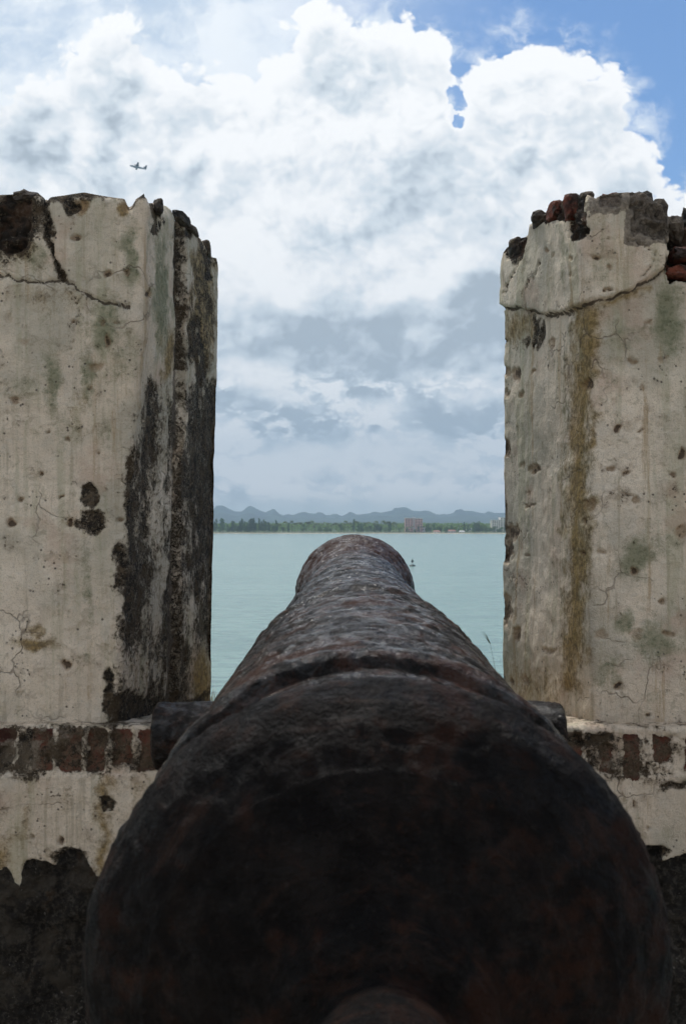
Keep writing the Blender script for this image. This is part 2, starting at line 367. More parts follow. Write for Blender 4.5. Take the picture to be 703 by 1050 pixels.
        mx('mold', band(sx, sy, [(112, 690), (112, 712), (110, 728)], 4)); mx('mold', rect(qx, qy, 112, 216, 712, 760, 8), .75)
        mx('mold', band(sx, sy, [(122, 565), (126, 580), (124, 600)], 6), .9)
        mx('ochre', rect(qx, qy, 100, 165, 700, 740, 10), .4)
    else:
        mx('rubble', blob(sx, sy, 531, 252, 12, 14, 1.5)); mx('mold', blob(sx, sy, 536, 258, 6, 12))
        mx('rubble', rect(sx, sy, 541, 563, 205, 229, 4)); mx('rubble', rect(sx, sy, 560, 604, 190, 226, 5)); mx('rubble', blob(sx, sy, 597, 236, 9, 12))
        mx('brick', rect(sx, sy, 577, 593, 202, 222, 3)); mx('brick', rect(sx, sy, 563, 573, 209, 222, 3), .85)
        mx('grey', rect(sx, sy, 606, 640, 190, 222, 5), .8); mx('brick', rect(sx, sy, 613, 634, 200, 213, 3), 1)
        mx('grey', rect(sx, sy, 636, 684, 190, 254, 5), .9); mx('rubble', rect(sx, sy, 646, 681, 192, 243, 4)); mx('brick', rect(sx, sy, 660, 680, 241, 248, 4), .7)
        cav = rect(sx, sy, 683, 1200, 180, 289, 4); mx('rubble', cav)
        mx('brick', np.maximum(blob(sx, sy, 697, 250, 9, 8), blob(sx, sy, 693, 276, 13, 8)), 1); disp -= .05*sst(.4, .7, cav)
        mx('crack', band(sx, sy, CRACK_R, 1.5)); mx('crack', band(sx, sy, [(517, 316), (545, 318), (568, 325), (590, 321)], 1.3)); mx('mold', band(qx, sy, [(548, 330), (551, 342), (546, 350)], 6), .9)
        mx('crack', band(sx, sy, [(522, 300), (533, 280), (541, 265)], .9)); mx('crack', band(sx, sy, [(540, 305), (552, 285), (558, 268)], .8))
        mx('crack', band(sx, sy, [(620, 248), (640, 247), (660, 254), (668, 262), (665, 275), (652, 290)], .7), .8)
        step = (1-below(px, py+(fbm(X, Y, Z, 40, 3, 77)-.5)*5, CRACK_R, 2.0))
        disp += np.where(px < 683, step*.014, 0)
        mx('ochre', band(qx, sy, [(600, 322), (598, 380), (594, 450), (592, 560), (588, 640), (584, 700)], 15), 1.0); mx('green', band(qx, sy, [(602, 330), (600, 450), (598, 560), (592, 660)], 9), .75)
        mx('ochre', band(qx, sy, [(585, 320), (600, 316), (640, 306), (662, 294)], 5), .8); mx('ochre', blob(qx, qy, 530, 335, 16, 20), .75); mx('ochre', blob(qx, qy, 548, 720, 40, 50), .6)
        mx('ochre', blob(sx, sy, 606, 450, 6, 14), .8)
        mx('green', band(qx, sy, [(583, 330), (578, 420), (580, 520), (578, 600), (577, 690)], 5), .6); mx('green', band(sx, sy, [(597, 330), (596, 450), (591, 560), (590, 660)], 4), .9)
        for (cx, cy, rx, ry, s) in [(685, 330, 18, 50, .9), (640, 340, 30, 20, .6), (623, 390, 8, 40, .5), (582, 265, 8, 50, .65), (613, 275, 10, 34, .5), (655, 570, 22, 24, .85), (680, 555, 24, 26, .5),
                                    (672, 660, 36, 26, .75), (620, 690, 16, 26, .7), (600, 620, 10, 30, .5), (640, 640, 14, 14, .8), (556, 610, 14, 40, .3), (670, 720, 20, 10, .5)]:
            mx('green', blob(qx, qy, cx, cy, rx, ry, .8), s)
        for (cx, cy, rx, ry, s) in [(611, 265, 3, 2.5, 1), (592, 265, 2, 2, .8), (622, 275, 4, 4, .5), (624, 297, 3, 2, .9), (618, 298, 2, 2, .9), (591, 283, 2, 2, .9), (566, 258, 2, 3, .8), (571, 262, 2, 3, .7),
                                    (529, 384, 6, 8, .75), (534, 404, 4, 4, .8), (519, 381, 3, 5, .8), (519, 403, 3, 4, .8), (547, 380, 3, 2, .8), (567, 352, 4, 8, .6), (519, 459, 4, 9, .85), (534, 477, 4, 4, .6), (548, 482, 6, 4, .95), (542, 506, 2.4, 2.4, .9),
                                    (541, 518, 6, 1.5, .9), (632, 440, 5, 4, .95), (657, 441, 4, 1.4, .7), (626, 481, 5, 3, .6), (643, 485, 5, 3, .7), (652, 512, 5, 5, .6), (690, 486, 4, 3, .8), (605, 518, 6, 10, .65), (600, 535, 2, 3, .9),
                                    (598, 566, 2, 2, .9), (523, 546, 7, 9, .9), (519, 566, 5, 12, .9), (540, 568, 3, 2, .6), (650, 587, 4, 4, 1), (618, 566, 6, 3.5, .55), (678, 616, 4, 3, .7), (616, 650, 9, 6, .5), (651, 651, 10, 8, .46),
                                    (684, 650, 9, 4, .55), (519, 625, 5, 16, .85), (531, 651, 3, 9, .7), (562, 668, 9, 5, .5), (632, 703, 3, 3, 1), (665, 735, 3, 2, .9), (538, 697, 3, 5, .8), (523, 699, 2, 4, .8), (659, 398, 3, 8, .45),
                                    (698, 545, 8, 10, .6), (664, 330, 6, 4, .5), (649, 371, 4, 3, .6), (600, 395, 6, 7, .8), (679, 368, 10, 6, .45), (628, 412, 6, 3, .4), (648, 410, 9, 7, .32), (516, 350, 3, 3, .9), (700, 465, 3, 7, .9), (642, 506, 12, 1.5, .5)]:
            mx('hole', blob(sx, sy, cx, cy, rx, ry), s)
        pass
    disp -= .008*sst(.3, .6, f['hole'])+.004*sst(.35, .6, f['mold'])
    disp -= .006*sst(.35, .7, f['crack'])
    rub = sst(.4, .6, f['rubble'])
    disp += rub*(-.014+(.5-np.abs(fbm(X, Y, Z, 26, 4, 91)-.5)*3)*.028)
    disp -= .006*sst(.4, .6, f['brick'])
    # unseen faces: plain weathering
    uns = (~vis)
    for k in f: f[k] = np.where(uns, 0, f[k])
    f['mold'] = np.where(uns, fbm(X, Y, Z*.4, 6, 4, 21)*.8, f['mold']); f['green'] = np.where(uns, fbm(X, Y, Z*.4, 5, 3, 41)*.9, f['green'])
    f['mold'] = np.where(uns & (v > .9), .7, f['mold'])
    # ragged, slightly rolled upper arris
    roll = np.clip((v-.975)/.025, 0, 1)**2
    disp = disp-roll*.012
    X2 = X+NX*disp; Y2 = Y+NY*disp
    verts = [np.stack([X2, Y2, Z], -1).reshape(-1, 3)]
    att = {k: [f[k].reshape(-1)] for k in MASKS}
    # top cap: rings shrinking to the centre
    cxm, cym = X2[-1].mean(), (D1+D2)/2
    NRG = 26
    ends = (xo, fb)
    for r in range(1, NRG+1):
        u = r/NRG
        bx_, by_ = X2[-1], Y2[-1]
        hx = np.clip(bx_, min(ends)+.28 if L else .62, -.62 if L else max(ends)-.28)     # shrink onto a centre line
        xx = bx_*(1-u)+hx*u; yy = by_*(1-u)+cym*u
        tgt = .69+.03*fbm(xx, yy, yy*0, 9, 3, 8)-.0
        zz = ztop*(1-sst(0, .8, u))+tgt*sst(0, .8, u)
        zz = np.where(zz > ztop+.012*np.minimum(1, u*4)+0, zz*1, zz)
        zz = zz+(fbm(xx, yy, yy*0, 40, 4, 81)-.5)*.035*min(1, u*3)
        # keep the cap below what the photo's skyline allows
        ppx = CX+F*xx/yy; lim = (HY-np.interp(ppx, xs, ys)-1.0)*yy/F
        zz = np.minimum(zz, lim)
        verts.append(np.stack([xx, yy, zz], -1))
        for k in MASKS:
            att[k].append(np.full(nc, .75 if k == 'mold' else (.5 if k == 'rubble' else 0))*(.4+.8*fbm(xx, yy, zz, 12, 3, 19)))
    V = np.concatenate(verts)
    Fc = gridfaces(NR+NRG, nc, wrap=True)
    if L: pass
    else: Fc = Fc[:, ::-1]
    bot = list(range(nc)); bot = bot[::-1] if L else bot
    last = [(NR+NRG-1)*nc+i for i in range(nc)]
    me = mesh_np('merlon', V, Fc.tolist()+[bot])
    for k in MASKS: setattr_f(me, k, np.concatenate(att[k]))
    o = link('merlon', me, M_PL, parent)
    o['label'] = label
    return o
def w_(X, Y, Z): return (fbm(X, Y, Z, 40, 3, 15)-.5)*14

wall = thing('parapet_wall', 'old plastered fort parapet with two tall crumbling merlons either side of the cannon muzzle opening', 'wall', (0, 2.6, -1.65))
def wallpart(o):
    o.parent = wall; o.matrix_parent_inverse = Matrix.Translation((0, -2.6, 1.65)); return o
mL = wallpart(build_merlon('L', None, 'left merlon with black mould down its inner cheek'))
mR = wallpart(build_merlon('R', None, 'right merlon with ochre streak and exposed bricks on top'))

# axis of the gun, needed for the trough in the sill
A0 = Vector((.031, 1.02, -.4116)); A1 = Vector((.039, 3.60, -.205)); AX = (A1-A0).normalized()
def axis_z(d): return -.4116+(d-1.02)*.0801
PROFILE = [(-.235, .0), (-.234, .03), (-.226, .046), (-.205, .060), (-.175, .066), (-.150, .062), (-.134, .060), (-.124, .055), (-.114, .062), (-.107, .084), (-.100, .096), (-.090, .100), (-.082, .110),
           (-.072, .140), (-.060, .178), (-.051, .196), (-.049, .205), (-.043, .210), (-.032, .228), (-.026, .236), (-.019, .247), (-.010, .2570), (-.001, .2635), (.009, .2680), (.019, .2698), (.032, .2700), (.044, .267), (.052, .258), (.058, .2440), (.064, .2430), (.075, .2440), (.130, .2435), (.190, .2430), (.208, .2425), (.212, .2570), (.218, .2625), (.236, .2625), (.244, .2420), (.262, .2390), (.330, .2415), (.48, .2455), (.64, .2400), (.80, .2330), (.90, .2260), (.935, .2255), (.945, .2300), (.965, .2310), (.980, .2260), (1.0, .2200), (1.15, .2090), (1.30, .1990), (1.50, .1845),
           (1.52, .190), (1.55, .190), (1.57, .183), (1.75, .1745), (1.95, .1650), (2.15, .1560), (2.27, .1520), (2.34, .1540), (2.40, .1640), (2.45, .1770), (2.49, .1845), (2.53, .1840), (2.56, .177), (2.575, .178), (2.585, .170), (2.588, .155), (2.588, .075), (2.50, .070), (2.0, .070)]

def lower_wall():
    # section from the outer foot over the sill and down the inner face
    xs = np.concatenate([np.linspace(-1.8, -.8, 16)[:-1], np.linspace(-.8, .8, 420), np.linspace(.8, 1.9, 16)[1:]])
    ycap = 2.29
    sec = [(2.96, -13.0), (2.96, -6.0), (2.96, -2.0)]
    sec += [(2.96, z) for z in np.linspace(-1.2, -.475, 14)]
    sec += [(y, -.41-(y-2.35)*.097 if y > 2.35 else -.41) for y in np.linspace(2.95, ycap+.012, 90)]
    sec += [(ycap, -.418), (ycap-.002, -.425)]
    sec += [(ycap, z) for z in np.linspace(-.43, -1.02, 190)]
    sec += [(ycap, z) for z in np.linspace(-1.05, -1.66, 20)]
    S = np.array(sec)
    Y = np.broadcast_to(S[:, 0][:, None], (len(S), len(xs))).copy(); Z = np.broadcast_to(S[:, 1][:, None], Y.shape).copy(); X = np.broadcast_to(xs[None, :], Y.shape).copy()
    px = CX+F*X/Y; py = HY-F*Z/Y
    inner = (Y < ycap+.001); sill = (Z > -.48) & ~inner & (Y < 2.955)
    f, mx, qx, qy, sx, sy = fields(px, py, (X, Y, Z))
    rec = np.zeros(px.shape)
    # bricks set on end under the sill
    for (a, b_, y0, y1, s) in [(-110, -86, 748, 794, .8), (-75, -50, 748, 794, .8), (-40, -14, 748, 794, .8), (-4, 17, 746, 780, .75), (30, 54, 746, 790, 1), (60, 84, 746, 792, 1), (89, 108, 747, 792, 1), (115, 136, 747, 785, 1), (141, 160, 747, 792, .9), (166, 186, 747, 792, .8),
                            (560, 575, 752, 792, .9), (578, 597, 752, 792, .95), (602, 608, 765, 790, .6), (614, 629, 764, 794, .9), (640, 656, 754, 800, 1), (671, 689, 754, 782, .95), (700, 720, 756, 790, .8), (740, 760, 754, 792, .8)]+[(q, q+20, 750, 792, .85) for q in range(-430, -120, 27)]+[(q, q+18, 755, 792, .8) for q in range(780, 1160, 28)]:
        mx('brick', rect(sx, sy, a, b_, y0, y1, 4), s); rec = rec+sst(.35, .65, rect(sx, sy, a, b_, y0, y1, 5))*((a*7.3) % 1.0*.012-.002)
    mx('brick', blob(sx, sy, 4, 757, 12, 12), .8)
    mx('mold', rect(qx, qy, 10, 165, 752, 797, 9), .47); mx('mold', rect(sx, sy, 18, 34, 750, 785, 6), .8); mx('mold', rect(qx, qy, 62, 158, 736, 752, 5), .62); mx('mold', blob(sx, sy, 3, 778, 12, 14), .8)
    mx('mold', rect(qx, qy, 585, 628, 752, 762, 4), .8); mx('mold', rect(qx, qy, 578, 700, 756, 800, 6), .36); mx('mold', rect(qx, qy, 672, 800, 802, 811, 4), .62); mx('mold', rect(qx, qy, 600, 613, 768, 800, 5), .55)
    mx('mold', blob(sx, sy, 110, 824, 8, 7), .9)
    mx('ochre', band(qx, sy, [(110, 800), (108, 840), (104, 895)], 8), .85); mx('ochre', band(qx, sy, [(66, 800), (68, 835)], 6), .5); mx('ochre', rect(qx, qy, -50, 20, 850, 905, 14), .75); mx('ochre', band(qx, sy, [(30, 800), (26, 870)], 9), .55); mx('ochre', band(qx, sy, [(640, 800), (642, 870)], 5), .5); mx('ochre', band(qx, sy, [(40, 800), (38, 830)], 6), .5); mx('ochre', rect(qx, qy, 125, 160, 795, 870, 12), .5)
    mx('ochre', blob(sx, sy, 671, 876, 6, 7), 1)
    mx('hole', blob(sx, sy, 62, 862, 2.4, 4), .9); mx('hole', blob(sx, sy, 663, 848, 4, 4), .5); mx('hole', blob(sx, sy, 648, 824, 2, 5), .7); mx('hole', blob(sx, sy, 34, 858, 2, 2), .8)
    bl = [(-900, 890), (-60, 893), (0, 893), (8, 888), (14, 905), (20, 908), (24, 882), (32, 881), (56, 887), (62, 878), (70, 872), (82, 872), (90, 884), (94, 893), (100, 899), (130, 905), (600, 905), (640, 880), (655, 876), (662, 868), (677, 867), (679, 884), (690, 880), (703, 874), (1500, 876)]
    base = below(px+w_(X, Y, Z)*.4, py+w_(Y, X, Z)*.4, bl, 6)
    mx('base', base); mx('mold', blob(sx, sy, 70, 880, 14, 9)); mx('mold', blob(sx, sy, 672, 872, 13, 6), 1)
    f['brick'] = np.where(sill, 0, f['brick'])
    out = ~inner & ~sill
    f['mold'] = np.where(out, fbm(X, Y, Z, 3, 4, 3), f['mold']); f['mold'] = np.where(sill, np.maximum(.25, f['mold']*.7), f['mold'])
    for k in ('brick', 'base', 'ochre', 'hole'): f[k] = np.where(out, 0, f[k])
    f['ochre'] = np.where(sill, np.maximum(f['ochre'], .35*fbm(X, Y, Z, 12, 3, 23)), f['ochre'])
    d = (fbm(X, Y, Z, 8, 3, 2)-.5)*.014+(fbm(X, Y, Z, 35, 3, 6)-.5)*.006
    d -= rec+.004*sst(.4, .6, f['brick'])+(fbm(X, Y, Z, 60, 3, 66)-.5)*.012*sst(740, 752, py)*(1-sst(795, 805, py))+.005*sst(.4, .6, f['mold'])+.010*sst(.4, .6, f['hole'])
    d -= sst(.42, .58, f['base'])*(.012+(fbm(X, Y, Z, 13, 4, 44)-.5)*.05+(fbm(X, Y, Z, 45, 3, 47)-.5)*.022)
    brickband = sst(746, 750, py)*(1-sst(792, 797, py)); d -= .004*brickband
    Y2 = np.where(inner, Y-d, Y); Z2 = np.where(sill, Z+d*.6, Z)
    # trough in which the barrel lies
    tx = X-.037
    rad = np.interp(Y-1.02, [p[0] for p in PROFILE[:60]], [p[1] for p in PROFILE[:60]])+.004
    zc = axis_z(Y)
    arc = zc-np.sqrt(np.maximum(rad**2-tx**2, 0))
    near = (np.abs(tx) < rad) & (Z > -.9) & (Y > 2.28) & (arc < Z2)
    Z2 = np.where(near & (sill | ((Z > -.60) & (arc < Z2))), arc, Z2)
    V = np.stack([X, Y2, Z2], -1).reshape(-1, 3)
    nr, nc = X.shape
    Fc = gridfaces(nr, nc).tolist()
    # close the ends and the bottom
    Fc.append([r*nc for r in range(nr)]); Fc.append([r*nc+nc-1 for r in range(nr)][::-1]); Fc.append([(nr-1)*nc+0, (nr-1)*nc+nc-1, nc-1, 0])
    me = mesh_np('breast_wall', V, Fc)
    for k in MASKS: setattr_f(me, k, f[k])
    o = link('breast_wall', me, M_PL)
    wallpart(o); o['label'] = 'low plastered wall under the opening with a course of upright red bricks'
    # even ledge strip, a little proud of the merlons: its plaster roll over the bricks
    return o
lower_wall()

# loose stones and broken bricks in the tops of the merlons
def stone_mat(name, a, b_, c_):
    m, t, b = material(name); pos = t.new('ShaderNodeNewGeometry').outputs['Position']
    n1 = t.noise(pos, 28, 6, .7); n2 = t.noise(pos, 110, 5, .7)
    c = t.mix(t.rng(n1, .40, .62), a, b_); c = t.mix(t.rng(n2, .55, .68), c, c_); c = t.mix(t.rng(t.noise(pos, 16, 4), .52, .62, 0, .85), c, (.022, .02, .017))
    t.put(b.inputs['Base Color'], c); b.inputs['Roughness'].default_value = .9
    t.put(b.inputs['Normal'], t.bump(t.m('ADD', t.m('MULTIPLY', n1, .6), t.m('MULTIPLY', n2, .35)), .9, .014)); return m
M_ST = stone_mat('mossy_rubble', (.045, .034, .026), (.11, .085, .06), (.17, .15, .10))
M_BR = stone_mat('broken_brick', (.20, .055, .03), (.09, .034, .024), (.19, .12, .08))
def lump(name, c, s, mat, parent, seed, boxy=.0, rz=0, sub=3, amp=.30):
    bm = bmesh.new(); bmesh.ops.create_icosphere(bm, subdivisions=sub, radius=1)
    P = np.array([v.co[:] for v in bm.verts])
    if boxy: 
        mxx = np.abs(P).max(1)[:, None]; P = P*(1-boxy)+P/mxx*boxy*.85
    n = fbm(P[:, 0]+seed*3.1, P[:, 1], P[:, 2], 1.6, 5, seed)-.5; n2 = fbm(P[:, 0], P[:, 1]+seed, P[:, 2], 5, 3, seed)-.5
    P = P*(1+n*amp*2+n2*amp*.8)[:, None]*np.array(s)
    ca, sa = math.cos(rz), math.sin(rz)
    for v, p in zip(bm.verts, P): v.co = (c[0]+p[0]*ca-p[1]*sa, c[1]+p[0]*sa+p[1]*ca, c[2]+p[2])
    o = bm_obj(name, bm, mat, None, False); o.parent = parent; o.matrix_parent_inverse = Matrix.Identity(4)
    return o
def capstone(name, px, py, d, rx, ry, mat, parent, seed, boxy=.4, depth=.05, rz=0):
    c = at(px, py, d); s = (rx*d/F, depth, ry*d/F); return lump(name, c, s, mat, parent, seed, boxy, rz)
for i, a in enumerate([('rubble_stone', 530, 256, 2.86, 10, 11, M_ST, mR), ('rubble_stone', 553, 226, 2.66, 9, 8, M_ST, mR), ('broken_brick', 569, 217, 2.56, 7, 9, M_BR, mR), ('broken_brick', 586, 214, 2.45, 9, 14, M_BR, mR),
                       ('rubble_stone', 599, 209, 2.42, 9, 10, M_ST, mR), ('broken_brick', 625, 209, 2.40, 12, 8, M_BR, mR), ('rubble_stone', 655, 214, 2.41, 14, 16, M_ST, mR), ('rubble_stone', 671, 222, 2.40, 10, 17, M_ST, mR),
                       ('rubble_stone', 692, 238, 2.42, 9, 16, M_ST, mR), ('broken_brick', 695, 262, 2.38, 9, 7, M_BR, mR), ('broken_brick', 692, 281, 2.38, 12, 6, M_BR, mR), ('rubble_stone', 706, 228, 2.45, 8, 14, M_ST, mR),
                       ('broken_brick', 715, 262, 2.38, 10, 14, M_BR, mR), ('rubble_stone', 741, 246, 2.40, 16, 30, M_ST, mR), ('rubble_stone', 645, 222, 2.40, 7, 9, M_ST, mR),
                       ('rubble_stone', 186, 224, 2.60, 6, 6, M_ST, mL), ('rubble_stone', 212, 256, 2.87, 5, 8, M_ST, mL), ('rubble_stone', 162, 214, 2.44, 5, 9, M_ST, mL), ('rubble_stone', 30, 206, 2.40, 14, 8, M_ST, mL), ('rubble_stone', 197, 236, 2.70, 5, 4, M_ST, mL)]):
    capstone(*a, seed=i+3, boxy=.85 if a[0] == 'broken_brick' else .5, depth=.045, rz=random.uniform(-.3, .3))

# ================================================================== CANNON
cannon = thing('cannon', 'large black rusty iron cannon lying in the wall opening and pointing over the water', 'cannon', tuple(A0))
rotm = AX.to_track_quat('Y', 'Z').to_matrix().to_4x4(); GM = Matrix.Translation(A0) @ rotm; cannon.matrix_world = GM
prof_t = np.array([p[0] for p in PROFILE]); prof_r = np.array([p[1] for p in PROFILE])
def lathe(name, i0, i1, mat, res=.0045, nang=420, amp=1.0, seed=0, label=None):
    # resample the profile between two indices; local +Y is the bore axis
    T, Rr = prof_t[i0:i1+1], prof_r[i0:i1+1]
    ts, rs = [T[0]], [Rr[0]]
    for k in range(len(T)-1):
        L_ = math.hypot(T[k+1]-T[k], Rr[k+1]-Rr[k]); n = max(1, int(L_/res))
        for j in range(1, n+1): ts.append(T[k]+(T[k+1]-T[k])*j/n); rs.append(Rr[k]+(Rr[k+1]-Rr[k])*j/n)
    ts = np.array(ts); rs = np.array(rs)
    if len(rs) > 9: k_ = np.array([1, 2, 1])/4; r2 = rs.copy(); r2[1:-1] = (rs[:-2]+2*rs[1:-1]+rs[2:])/4; rs = r2
    a = np.linspace(0, 2*math.pi, nang, endpoint=False)
    TT, AA = np.meshgrid(ts, a, indexing='ij'); RR = np.repeat(rs[:, None], nang, 1)
    x, z = np.cos(AA), np.sin(AA)
    sx_, sy_, sz_ = x*RR, TT, z*RR
    n1 = fbm(sx_, sy_*2.2, sz_, 7, 4, 61+seed)-.5; n2 = fbm(sx_*.8, sy_*3.2, sz_*.8, 22, 4, 65+seed)-.5; n3 = fbm(sx_, sy_*1.4, sz_, 70, 3, 67+seed)-.5
    n3 = np.minimum(n3, .08)
    D = (n1*.009+n2*.0085+n3*.0095)*amp
    D = D*np.clip(RR/.12, .25, 1)
    RR2 = np.maximum(RR+D, 0)
    V = np.stack([x*RR2, TT+n2*.003*amp, z*RR2], -1).reshape(-1, 3)
    me = mesh_np(name, V, gridfaces(len(ts), nang, True)[:, ::-1])
    o = link(name, me, mat); o.parent = cannon
    if label: o['label'] = label
    return o
def idx(t): return int(np.argmin(np.abs(prof_t-t)))
lathe('cascabel_knob', 0, idx(-.114), M_IRON_SHADE, seed=0, amp=1.0)
lathe('breech_face', idx(-.114), idx(-.026), M_IRON_SHADE, seed=0, amp=1.0)
lathe('base_ring', idx(-.026), idx(.058), M_IRON_SHADE, seed=0)
lathe('barrel', idx(.058), idx(2.34), M_IRON, seed=0)
lathe('muzzle_swell', idx(2.34), len(PROFILE)-1, iron_material('rusted_iron_muzzle', .19, .45, .34, coat=.6), seed=0, amp=1.1)
def trunnion(s):
    n, nr = 90, 60
    c = Vector((0, .965, -.028)); r0 = .060
    rows = []
    prof = [(.16+.20*k/nr, r0) for k in range(nr)]+[(.362, r0-.002), (.366, r0-.008), (.367, r0*.7), (.367, r0*.35), (.367, .0005)]
    V = []
    for (d, r) in prof:
        for j in range(n):
            a = 2*math.pi*j/n; V.append((s*d, c.y+r*math.cos(a), c.z-.010+r*math.sin(a)))
    V = np.array(V); cx = np.array([0, c.y, c.z-.010])
    if s > 0: V[:, 0] *= .965
    nn = (fbm(V[:, 0], V[:, 1], V[:, 2], 24, 4, 5)-.5)*.016+(fbm(V[:, 0], V[:, 1], V[:, 2], 80, 3, 5)-.5)*.007
    rad = V.copy(); rad[:, 0] = 0; rad -= cx; ln = np.linalg.norm(rad, axis=1)[:, None]+1e-6
    V = V+rad/ln*(nn*np.clip(ln[:, 0]/.03, 0, 1))[:, None]
    me = mesh_np('trunnion', V, gridfaces(len(prof), n, True) if s > 0 else gridfaces(len(prof), n, True)[:, ::-1])
    o = link('trunnion', me, M_IRON); o.parent = cannon; return o
trunnion(-1); trunnion(1)

# masonry block that carries the breech (below the frame)
M_BLK = plain('grey_masonry', (.07, .06, .05), .9, .3, 6, bump=.02)
bm = bmesh.new(); add_box(bm, (.033, 1.62, -1.145), (.30, .34, 1.02), bevel=.02); add_box(bm, (.033, 1.62, -.628), (.22, .26, .026), bevel=.006)
o = bm_obj('masonry_block', bm, M_BLK); tag(o, 'plain masonry block carrying the underside of the cannon', 'block')

# dark wedge plate on the sill
M_SL = plain('dark_slate', (.018, .017, .017), .6, .35, 30, bump=.006)
bm = bmesh.new()
pts = [(566, 726, 2.62), (582, 727, 2.66), (606, 741, 2.42), (598, 747, 2.36), (572, 751, 2.33), (560, 745, 2.40)]
topv = [bm.verts.new(at(*p)) for p in pts]; lowv = [bm.verts.new(at(*p)-Vector((0, 0, .014+.006*(i % 2)))) for i, p in enumerate(pts)]
bm.faces.new(topv); bm.faces.new(lowv[::-1])
for i in range(6): bm.faces.new([topv[i], lowv[i], lowv[(i+1) % 6], topv[(i+1) % 6]])
bmesh.ops.bevel(bm, geom=list(bm.edges), offset=.003, segments=1, affect='EDGES')
tag(bm_obj('slate_wedge', bm, M_SL), 'dark flat wedge of slate lying on the sill beside the right trunnion', 'wedge')

# ------------------------------------------------------------------ weeds
M_GR = plain('green_grass', (.07, .085, .03), .7, .3, 40); M_DRY = plain('dry_grass', (.36, .26, .09), .8, .3, 40)
def blade(bm, pts, w):
    pr = None
    for i, p in enumerate(pts):
        p = Vector(p); ww = w*(1-.75*i/(len(pts)-1)); ring = [bm.verts.new(p+Vector((math.cos(a)*ww, math.sin(a)*ww, 0))) for a in (0, 2.1, 4.2)]
        if pr:
            for k in range(3): bm.faces.new([pr[k], pr[(k+1) % 3], ring[(k+1) % 3], ring[k]])
        else: bm.faces.new(ring[::-1])
        pr = ring
    bm.faces.new(pr)
stalk = thing('grass_stalk', 'single thin grass stalk with a small seed head against the water by the right merlon', 'grass stalk', tuple(at(511, 730, 2.93)))
SP = [at(511, 730, 2.93), at(509, 705, 2.93), at(507.5, 688, 2.93), at(505, 674, 2.93), at(502, 660, 2.93), at(499, 653, 2.93), at(495, 647, 2.93)]
def child_at(o, p): o.parent = p; o.matrix_parent_inverse = Matrix.Translation(-p.location); return o
bm = bmesh.new(); blade(bm, SP[:5], .0011); blade(bm, [at(512, 730, 2.93), at(515, 716, 2.95), at(519, 712, 2.96)], .001); child_at(bm_obj('stem', bm, M_GR), stalk)
bm = bmesh.new(); blade(bm, SP[4:], .0016)
for (dx, dy) in [(-8, -12.5), (-6, -8), (-4, -10), (-3, -5), (-9.5, -12)]: blade(bm, [at(502, 660, 2.93), at(502+dx*.6, 660+dy*.65, 2.93), at(502+dx, 660+dy, 2.93)], .0009)
child_at(bm_obj('seed_head', bm, M_GR), stalk)
bm = bmesh.new()
for k in range(26):
    x0 = random.uniform(214, 224); h = random.uniform(8, 24); dd = random.uniform(2.9, 2.95)
    blade(bm, [at(x0, 738, dd), at(x0+random.uniform(-2, 3), 728-h*.35, dd), at(x0+random.uniform(-4, 6), 728-h, dd)], .0012)
tag(bm_obj('dry_weed', bm, M_DRY), 'small tuft of dry yellow weed at the foot of the left merlon beside the barrel', 'weed')

# ================================================================== BUOY, PLANE
M_DARK = plain('dark_paint', (.02, .035, .03), .5, .2, 2)
bp = at(422.5, 581, 332); bp.z = -12.0
buoy = thing('channel_buoy', 'small dark channel buoy with a topmark floating on the open water', 'buoy', tuple(bp))
def lathe_z(name, prof, mat, parent, n=24, smooth=True):
    V = [(r*math.cos(2*math.pi*j/n), r*math.sin(2*math.pi*j/n), z) for (r, z) in prof for j in range(n)]
    Fc = gridfaces(len(prof), n, True).tolist(); Fc.append(list(range(n))[::-1]); Fc.append([(len(prof)-1)*n+j for j in range(n)])
    o = link(name, mesh_np(name, V, Fc), mat, None, smooth); o.parent = parent; return o
lathe_z('float_hull', [(.3, -.5), (.95, -.2), (.98, .12), (.8, .32), (.35, .42)], M_DARK, buoy)
bm = bmesh.new()
for a in range(4):
    s, c = math.sin(a*math.pi/2+.4), math.cos(a*math.pi/2+.4); blade(bm, [(.42*c, .42*s, .35), (.2*c, .2*s, 1.15)], .05)
bm_obj('cage', bm, M_DARK, buoy)
lathe_z('topmark', [(.30, 1.1), (.34, 1.3), (.30, 1.62), (.10, 1.95), (.05, 2.25), (.03, 2.45)], M_DARK, buoy)

M_PB = plain('aircraft_white_backlit', (.30, .33, .38), .4, .05, 1); M_PT = plain('aircraft_dark_backlit', (.05, .07, .10), .4, .05, 1)  # bluish shade of the backlit plane is painted into both colours
pc = at(141.5, 171.5, 1500)
plane = thing('aeroplane', 'small propeller aeroplane flying left across the clouds above the left merlon', 'aeroplane', tuple(pc))
def lathe_x(name, prof, mat, parent, off=(0, 0, 0), n=20):
    V = [(x+off[0], off[1]+r*math.cos(2*math.pi*j/n), off[2]+r*math.sin(2*math.pi*j/n)) for (x, r) in prof for j in range(n)]
    Fc = gridfaces(len(prof), n, True).tolist(); Fc.append(list(range(n))[::-1]); Fc.append([(len(prof)-1)*n+j for j in range(n)])
    o = link(name, mesh_np(name, V, Fc), mat, None, True); o.parent = parent; return o
lathe_x('fuselage', [(-11, .1), (-10.5, .6), (-9.5, 1.0), (-8, 1.3), (4, 1.3), (8, .9), (11.5, .25)], M_PB, plane)
